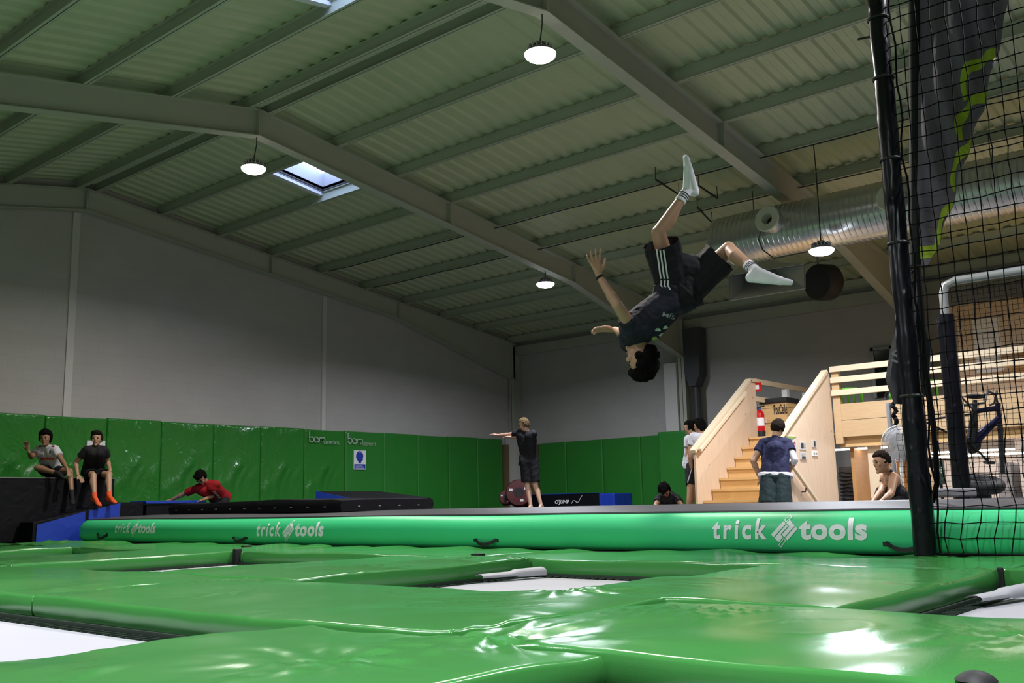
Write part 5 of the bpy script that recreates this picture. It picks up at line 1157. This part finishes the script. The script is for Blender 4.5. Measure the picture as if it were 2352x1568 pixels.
    for k in range(420):
        d = Vector((rnd.gauss(0, 1), rnd.gauss(0, 1), rnd.gauss(0, 1))).normalized(); u_, f_, s_ = d.dot(hu), d.dot(hf), d.dot(hs)
        if st == 'buzz': ok = u_ > 0.28+0.35*max(0, f_) or (f_ < 0.0 and u_ > -0.25)
        else: ok = (u_ > 0.42+0.2*max(0, f_) and f_ < 0.86) or (f_ < 0.05 and u_ > -0.42-(0.25 if f_ < -0.5 else 0))
        if not ok: continue
        if st == 'afro': R, r = 1.12+0.26*rnd.random(), 0.024+0.016*rnd.random()
        elif st == 'curly': R, r = 1.06+0.20*rnd.random(), 0.020+0.014*rnd.random()
        elif st == 'mop': R, r = 1.05+0.05*rnd.random(), 0.020+0.006*rnd.random()
        elif st == 'buzz': R, r = 1.0, 0.020
        else: R, r = 1.02, 0.019
        b.sphere(hd+hu*0.022*s+(hs*s_*0.074+hf*f_*0.092+hu*u_*0.102)*s*R, r*s, 6, 5)
    if st in ('curly', 'mop', 'afro'):
        for k in range(26):        # fringe
            a = -1+2*k/25; b.sphere(hd+hu*(0.092+0.02*rnd.random())*s+hf*(0.080-0.03*a*a)*s+hs*a*0.062*s, (0.019+0.008*rnd.random())*s, 6, 5)
    voxel(b, 0.008, 1 if st in ('curly', 'afro') else 3, 'hair', HR[hc], body, disp=0.005 if st != 'buzz' else 0.0, dscale=45)
    if face:
        for k in (-1, 1):
            MB().sphere(hd+hf*0.081*s+hs*0.031*k*s+hu*0.008*s, Vector((0.014, 0.008, 0.008))*s, 8, 6, axes=A3).build('eye', CL['charcoal'], body, smooth=True)
            MB().sphere(hd+hf*0.088*s+hs*0.033*k*s+hu*0.030*s, Vector((0.021, 0.008, 0.005))*s, 8, 6, axes=A3).build('eyebrow', HR[hc], body, smooth=True)
        MB().sphere(hd+hf*0.083*s-hu*0.062*s, Vector((0.024, 0.009, 0.007))*s, 8, 6, axes=A3).build('mouth', LIP, body, smooth=True)
    return body, so, sh_o
LIP = mat('lips', (0.30, 0.10, 0.08, 1), 0.5)
def bvh(o):
    me = o.data; org = ORIG[o.name]; return BVHTree.FromPolygons([v.co+org for v in me.vertices], [tuple(p.vertices) for p in me.polygons])
def decal(o, V2, F, name, m, body, off=0.004, sub=True):      # outline given as seen from the front, wrapped onto the cloth o
    T = bvh(o); me = bpy.data.meshes.new('d'); me.from_pydata([(x, y, 0) for x, y in V2], [], F); bm = bmesh.new(); bm.from_mesh(me)
    bmesh.ops.triangulate(bm, faces=bm.faces)
    for _ in range(2 if sub else 0): bmesh.ops.subdivide_edges(bm, edges=[e for e in bm.edges if e.calc_length() > 2.0], cuts=1, use_grid_fill=True)
    W = {}; mb = MB(); bm.verts.index_update(); L = []
    for v in bm.verts:
        r = _ray(v.co.x, v.co.y); r.normalize(); hit = T.ray_cast(CC, r)
        L.append(None if hit[0] is None else hit[0]-r*off)
    V = []; mp = {}
    for i, p in enumerate(L):
        if p is not None: mp[i] = len(V); V.append(p)
    F2 = [tuple(mp[v.index] for v in f.verts) for f in bm.faces if all(v.index in mp for v in f.verts)]
    bm.free(); bpy.data.meshes.remove(me)
    if F2: mb.add(V, F2); return mb.build(name, m, o, fixn=False)
def band(path, w):
    P = [Vector((a, b)) for a, b in path]; V = []; n = len(P)
    for i, p in enumerate(P):
        t = (P[min(i+1, n-1)]-P[max(i-1, 0)]).normalized(); nn = Vector((-t.y, t.x))*w/2; V += [tuple(p-nn), tuple(p+nn)]
    return V, [(2*i, 2*i+2, 2*i+3, 2*i+1) for i in range(n-1)]
def figure(label, px, d, s=1.0, face_dir=None, signs={}, lens={}, **kw):
    # px: pixel of each joint; d: depth of the pelvis
    L = dict(spine=0.48, head=0.17, sh=0.185, up=0.28, fore=0.25, hip=0.09, thigh=0.42, shin=0.41, foot=0.20); L.update(lens); L = {k: v*s for k, v in L.items()}
    sg = lambda k: signs.get(k, -1)
    J = {}; J['pelvis'] = at(*px['pelvis'], d); J['neck'] = solve(J['pelvis'], px['neck'], L['spine'], sg('neck')); J['head'] = solve(J['neck'], px['head'], L['head'], sg('head'))
    sp = (J['neck']-J['pelvis']).normalized()
    for S in 'LR':
        J['sh'+S] = solve(J['neck']-sp*0.04*s, px['sh'+S], L['sh'], sg('sh'+S)); J['el'+S] = solve(J['sh'+S], px['el'+S], L['up'], sg('el'+S)); J['wr'+S] = solve(J['el'+S], px['wr'+S], L['fore'], sg('wr'+S))
        J['hip'+S] = solve(J['pelvis'], px['hip'+S], L['hip'], sg('hip'+S)); J['kn'+S] = solve(J['hip'+S], px['kn'+S], L['thigh'], sg('kn'+S)); J['an'+S] = solve(J['kn'+S], px['an'+S], L['shin'], sg('an'+S)); J['toe'+S] = solve(J['an'+S], px['toe'+S], L['foot'], sg('toe'+S))
    J['face'] = Vector(face_dir) if face_dir is not None else -CW
    J.update(kw.pop('extra', {}))
    return person(label, J, s, **kw), J
TOCAM = -CW
# --- the jumper, upside down in mid air
(jb, jshirt, jshorts), JJ = figure('person upside down in mid air, black shorts and white socks', dict(pelvis=(1562, 668), neck=(1458, 780), head=(1470, 826), shR=(1452, 752), shL=(1447, 786), elR=(1416, 698), wrR=(1377, 636), elL=(1432, 768), wrL=(1414, 757),
    hipR=(1544, 650), hipL=(1584, 660), knR=(1512, 534), anR=(1580, 436), toeR=(1560, 368), knL=(1688, 556), anL=(1737, 624), toeL=(1826, 632)), 8.05,
    face_dir=(CR*-0.9+CU*-0.35+CW*0.25), s=1.06, sk='warm', hair=('afro', 'black'), shirt=('navyblack', 0.38), shorts=('black', 0.80, 0.142), sock=('sockwhite', 0.12), vox=0.007, disp=0.007, hemdrop=-0.01, loose=0.040, baggy=1.28, rise=0.13, hs_=1.2, fill=0.115,
    signs=dict(neck=-1, head=1, shL=1, shR=-1, elR=-1, wrR=1, elL=1, wrL=1, hipR=-1, hipL=1, knR=-1, anR=1, toeR=-1, knL=1, anL=-1, toeL=-1), lens=dict(shin=0.43, foot=0.25),
    extra=dict(handR=(CR*-0.28+CU*0.95+CW*-0.1), palmR=(CR*0.25+CW*-0.95), thumbR=1, curlR=0.18, spreadR=0.35, handL=(CR*-0.98+CU*0.05), palmL=(CW*-0.4+CU*-0.9), spreadL=0.3, fupR=(CR*-0.93-CU*0.35), fupL=(CU*1.0+CR*0.2), base=at(1562, 668, 8.05), hup=(CR*0.25-CU*0.95)))
for k in range(3):
    x = 1512+k*8
    decal(jshorts, *band([(x-6+0.0, 556), (x-3, 580), (x+1, 605), (x+4, 628), (x+6, 640)], 3.6), 'side_stripe', CL['white'], jb)
    decal(jshorts, *band([(x+7, 643), (x+6, 655), (x+11, 664), (x+9, 672)], 3.6), 'side_stripe', CL['white'], jb)
def pix_text(body, c, ang, w, h):
    V, F = text_polys(body, 0.02); V = fit(V, w, h); ca, sa = math.cos(ang), math.sin(ang)
    return [(c[0]+v.x*ca+v.y*sa, c[1]+v.x*sa-v.y*ca) for v in V], F
decal(jshirt, *pix_text('SJM', (1553, 722), math.radians(196), 30, 13), 'shirt_print', CL['darkstripe'] if False else M['stripe2'], jb, sub=False)
for k, (x, y, w) in enumerate(((1511, 757, 10), (1528, 752, 9), (1520, 772, 12), (1536, 766, 10), (1505, 780, 12), (1497, 790, 14), (1512, 794, 10), (1531, 784, 8), (1488, 795, 8), (1519, 788, 7))):
    V = [(x+w*0.6*math.cos(a)*(1+0.35*math.sin(3*a+k)), y+w*0.5*math.sin(a)*(1+0.35*math.cos(2*a+k))) for a in [2*math.pi*j/12 for j in range(12)]]
    decal(jshirt, V, [tuple(range(12))], 'shirt_print', CL['lime'] if k > 2 else M['palegreen'], jb)
SOCKS = [c_ for c_ in jb.children if c_.name.startswith('sock')]
for iS, S in enumerate('LR'):      # dark rings on the socks
    a, kn = JJ['an'+S], JJ['kn'+S]; u_ = (kn-a).normalized()
    for q in (0.055, 0.075, 0.095): MB().lathe(a+u_*q, u_, [(0.0480, -0.004), (0.0495, 0), (0.0480, 0.004)], 20).build('sock_stripe', CL['darkstripe'], SOCKS[iS])
MB().lathe(JJ['wrR']+(JJ['wrR']-JJ['elR']).normalized()*-0.005, JJ['wrR']-JJ['elR'], [(0.031, -0.01), (0.033, 0), (0.031, 0.01)], 16).build('bracelet', CL['black'], jb)
# --- boys on the box
(b1, s1, h1), _ = figure('boy in white football shirt and black shorts sitting cross-legged on the box', dict(pelvis=(118, 1080), neck=(107, 1027), head=(104, 1007), shR=(90, 1032), shL=(127, 1032), elR=(72, 1049), wrR=(66, 1038), elL=(143, 1058), wrL=(153, 1074), hipR=(112, 1082), hipL=(127, 1082), knR=(86, 1074), anR=(134, 1087), toeR=(150, 1090), knL=(160, 1082), anL=(165, 1133), toeL=(169, 1150)), 15.22,
    s=0.92, face_dir=(TOCAM+CR*0.15), sk='dark', hair=('curly', 'black'), shirt=('white', 0.55), shorts=('black', 0.6), sock=('charcoal', 0.06), vox=0.010, signs=dict(head=-1, shR=1, shL=-1, elR=-1, wrR=-1, elL=-1, knR=-1, anR=-1, hipR=-1), lens=dict(spine=0.44, thigh=0.44), extra=dict(handR=CU*1.0-CR*0.2, palmR=TOCAM, hup=Vector((-0.1, 0, 1)), handL=(CR*0.5-CU*0.6+TOCAM*0.4), base=at(118, 1090, 15.22)))
decal(s1, *band([(93, 1054), (103, 1053), (114, 1053), (124, 1054)], 6), 'shirt_print', CL['orange'], b1); decal(s1, *band([(115, 1034), (115, 1041)], 4), 'shirt_crest', CL['darkstripe'], b1)
decal(s1, *band([(118, 1023), (125, 1025)], 4), 'shoulder_print', CL['red'], b1); decal(s1, *band([(88, 1025), (96, 1024)], 4), 'shoulder_print', CL['red'], b1)
if h1: decal(h1, *band([(134, 1083), (141, 1076), (145, 1073)], 1.6), 'shorts_trim', CL['white'], b1)
(b2, s2, h2), _ = figure('boy in black shirt and shorts with bright orange socks sitting on the box', dict(pelvis=(214, 1084), neck=(219, 1028), head=(222, 1008), shR=(199, 1033), shL=(240, 1033), elR=(174, 1062), wrR=(178, 1090), elL=(248, 1060), wrL=(253, 1080), hipR=(205, 1087), hipL=(224, 1087), knR=(214, 1091), anR=(217, 1141), toeR=(232, 1153), knL=(250, 1090), anL=(251, 1139), toeL=(266, 1146)), 15.4,
    s=0.94, face_dir=(TOCAM+CR*0.2), sk='warm', hair=('mop', 'brown'), shirt=('charcoal', 0.55), shorts=('black', 0.72), sock=('orange', 0.07), vox=0.010, signs=dict(elR=1, wrR=-1, elL=1, wrL=-1), lens=dict(spine=0.45), extra=dict(handR=(CR*0.7-CU*0.5+TOCAM*0.4), handL=(TOCAM*0.6-CU*0.4), hup=Vector((0, 0, 1)), base=at(214, 1095, 15.4)))
# --- person in red leaning on the mats
(b3, s3, h3), _ = figure('person in red sports shirt bending down over the blue mats', dict(pelvis=(505, 1142), neck=(472, 1108), head=(462, 1096), shR=(450, 1122), shL=(497, 1112), elR=(422, 1134), wrR=(396, 1147), elL=(492, 1136), wrL=(468, 1147), hipR=(498, 1150), hipL=(513, 1148), knR=(500, 1195), anR=(505, 1235), toeR=(495, 1240), knL=(515, 1195), anL=(520, 1235), toeL=(512, 1240)), 16.6,
    s=0.97, face_dir=(TOCAM*0.6-CU*0.55-CR*0.1), sk='warm', hair=('mop', 'black'), shirt=('red', 0.75), shorts=('black', 0.8), vox=0.011, signs=dict(neck=-1, head=-1, elR=1, wrR=1, elL=1, knR=-1, knL=-1, anR=1, anL=1), extra=dict(handR=(CR*-0.9-CU*0.2), handL=(CR*-0.8-CU*0.3)))
for k in range(2): decal(s3, *band([(489+k*4, 1128), (496+k*4, 1136), (503+k*4, 1144)], 1.8), 'shirt_stripe', CL['white'], b3)
# --- standing person in black, arms forward
fA = (CR*-0.95-CU*0.05+CW*0.25)
(b4, s4, h4), _ = figure('person in black shirt and shorts standing with arms stretched forward', dict(pelvis=(1214, 1057), neck=(1210, 985), head=(1201, 966), shL=(1191, 995), shR=(1226, 996), elL=(1168, 998), wrL=(1146, 999), elR=(1200, 1003), wrR=(1177, 1004), hipL=(1206, 1060), hipR=(1222, 1060), knL=(1211, 1115), anL=(1219, 1162), toeL=(1206, 1168), knR=(1229, 1112), anR=(1243, 1160), toeR=(1232, 1168)), 18.6,
    s=1.02, face_dir=fA, sk='pale', hair=('short', 'blond'), shirt=('black', 0.5), shorts=('black', 0.9, 0.105), vox=0.010, signs=dict(shL=1, shR=-1, elL=1, wrL=1, elR=1, wrR=1, head=-1), lens=dict(spine=0.5, up=0.26, fore=0.24), extra=dict(handL=(CR*-0.9+CU*0.15), handR=(CR*-0.9+CU*0.1)), hemdrop=0.10)
# --- two people left of the stairs
(b5, s5, h5), _ = figure('person in white shirt and black shorts beside the stair panel', dict(pelvis=(1598, 1068), neck=(1612, 990), head=(1606, 972), shL=(1592, 1002), shR=(1624, 1004), elL=(1584, 1040), wrL=(1588, 1075), elR=(1630, 1045), wrR=(1628, 1080), hipL=(1590, 1072), hipR=(1606, 1072), knL=(1585, 1125), anL=(1580, 1178), toeL=(1566, 1184), knR=(1604, 1126), anR=(1602, 1178), toeR=(1590, 1184)), 16.3,
    s=1.0, face_dir=(CR*-0.6+CW*0.7), sk='tan', hair=('mop', 'black'), shirt=('white', 0.55), shorts=('black', 0.82), vox=0.011, signs=dict(neck=1, elL=-1, wrL=-1), face=False, hemdrop=0.08)
decal(h5, *band([(1588, 1078), (1583, 1095), (1578, 1112)], 2), 'side_stripe', CL['white'], b5)
(b6, s6, h6), _ = figure('person in white shirt mostly hidden behind another by the stairs', dict(pelvis=(1592, 1066), neck=(1590, 996), head=(1584, 979), shL=(1580, 1008), shR=(1602, 1008), elL=(1580, 1044), wrL=(1584, 1076), elR=(1606, 1045), wrR=(1606, 1078), hipL=(1586, 1070), hipR=(1600, 1070), knL=(1586, 1122), anL=(1588, 1172), toeL=(1576, 1178), knR=(1600, 1122), anR=(1602, 1172), toeR=(1594, 1178)), 17.0,
    s=0.98, face_dir=(CR*-0.8+CW*0.4), sk='tan', hair=('short', 'black'), shirt=('white', 0.55), shorts=('black', 0.8), vox=0.011, face=False)
# --- crouching person by the right wall pads
(b7, s7, h7), _ = figure('person in dark shirt crouching down below the right wall pads', dict(pelvis=(1545, 1160), neck=(1534, 1136), head=(1527, 1126), shR=(1514, 1144), shL=(1554, 1144), elR=(1506, 1160), wrR=(1512, 1172), elL=(1566, 1160), wrL=(1560, 1172), hipR=(1538, 1163), hipL=(1552, 1163), knR=(1520, 1160), anR=(1528, 1195), toeR=(1518, 1200), knL=(1565, 1160), anL=(1560, 1195), toeL=(1555, 1200)), 16.2,
    s=0.95, face_dir=(TOCAM*0.7-CU*0.5-CR*0.1), sk='warm', hair=('curly', 'black'), shirt=('charcoal', 0.6), shorts=('black', 0.8), vox=0.012, signs=dict(elR=-1))
# --- man in navy shirt at the stairs, seen from behind
(b8, s8, h8), J8 = figure('person in navy shirt and dark shorts seen from behind, hands on hips', dict(pelvis=(1781, 1094), neck=(1781, 1010), head=(1786, 985), shR=(1808, 1018), shL=(1754, 1018), elR=(1826, 1056), wrR=(1808, 1088), elL=(1730, 1058), wrL=(1746, 1098), hipR=(1796, 1100), hipL=(1766, 1100), knR=(1798, 1172), anR=(1800, 1240), toeR=(1806, 1232), knL=(1764, 1172), anL=(1762, 1240), toeL=(1758, 1232)), 13.0,
    s=1.07, face_dir=(CW*0.85+CR*0.45), sk='warm', hair=('short', 'brown'), shirt=('navy', 0.50), shorts=('teal', 0.85, 0.12), baggy=0.98, rise=-0.05, vox=0.009, face=False, signs=dict(shR=1, shL=1, elR=-1, elL=-1, wrR=1, wrL=1, toeR=1, toeL=1, neck=1, head=1), lens=dict(spine=0.475, head=0.155, up=0.27, fore=0.24, hip=0.1), hemdrop=0.02, extra=dict(handR=(CR*-0.6-CU*0.5+CW*0.5), handL=(CR*0.4-CU*0.8+CW*0.3), flip=False))
bb = MB(); pv8, nk8 = J8['pelvis'], J8['neck']; sp8 = (nk8-pv8).normalized(); lh8 = (J8['hipL']-J8['hipR']).normalized()
for k in (1, -1): bb.tube([pv8+sp8*0.025+lh8*0.08*k, pv8-sp8*0.03+lh8*0.085*k], [0.146, 0.150], 18)
bb.tube([pv8+sp8*0.025, pv8-sp8*0.03], [0.152, 0.156], 18)
voxel(bb, 0.009, 2, 'undershirt_hem', CL['white'], b8)
bb = MB(); e8, w8, s8_ = J8['elR'], J8['wrR'], J8['shR']; cap(bb, s8_.lerp(e8, 0.55), e8, 0.050, 0.045); cap(bb, e8, e8.lerp(w8, 0.35), 0.045, 0.041); voxel(bb, 0.008, 3, 'elbow_sleeve', CL['white'], b8)
# --- seated person in a tank top
(b9, s9, h9), _ = figure('person in dark tank top sitting in profile beside the fan', dict(pelvis=(2048, 1140), neck=(2039, 1080), head=(2026, 1062), shR=(2053, 1097), shL=(2036, 1090), elR=(2046, 1134), wrR=(2022, 1154), elL=(2024, 1128), wrL=(2006, 1150), hipR=(2056, 1146), hipL=(2040, 1146), knR=(2018, 1160), anR=(2014, 1210), toeR=(2000, 1218), knL=(2008, 1158), anL=(2002, 1208), toeL=(1988, 1214)), 12.4,
    s=1.10, face_dir=(CR*-0.98+CW*-0.12-CU*0.05), sk='tan', hair=('buzz', 'brown'), shirt=('slate', 0.0), shorts=('black', 0.8), vox=0.010, tank=True, signs=dict(shL=1, shR=-1, neck=-1, head=-1), lens=dict(spine=0.44, thigh=0.38), extra=dict(hup=Vector((-0.05, 0.1, 1))))
t = thing('low_bench', 'dark low bench under the person in the tank top', 'bench', (Vector((at(2050, 1165, 12.4).x, at(2050, 1165, 12.4).y, 0))))
pb_ = at(2048, 1140, 12.4); MB().box((pb_.x-0.22, pb_.y-0.5, pb_.z-0.19), (pb_.x+0.25, pb_.y+0.4, pb_.z-0.13)).build('seat', M['darkgrey'], t, bevel=0.01)
for dx in (-0.18, 0.2):
    for dy in (-0.45, 0.35): MB().box((pb_.x+dx-0.02, pb_.y+dy-0.02, 0), (pb_.x+dx+0.02, pb_.y+dy+0.02, pb_.z-0.19)).build('leg', M['darkgrey'], t)
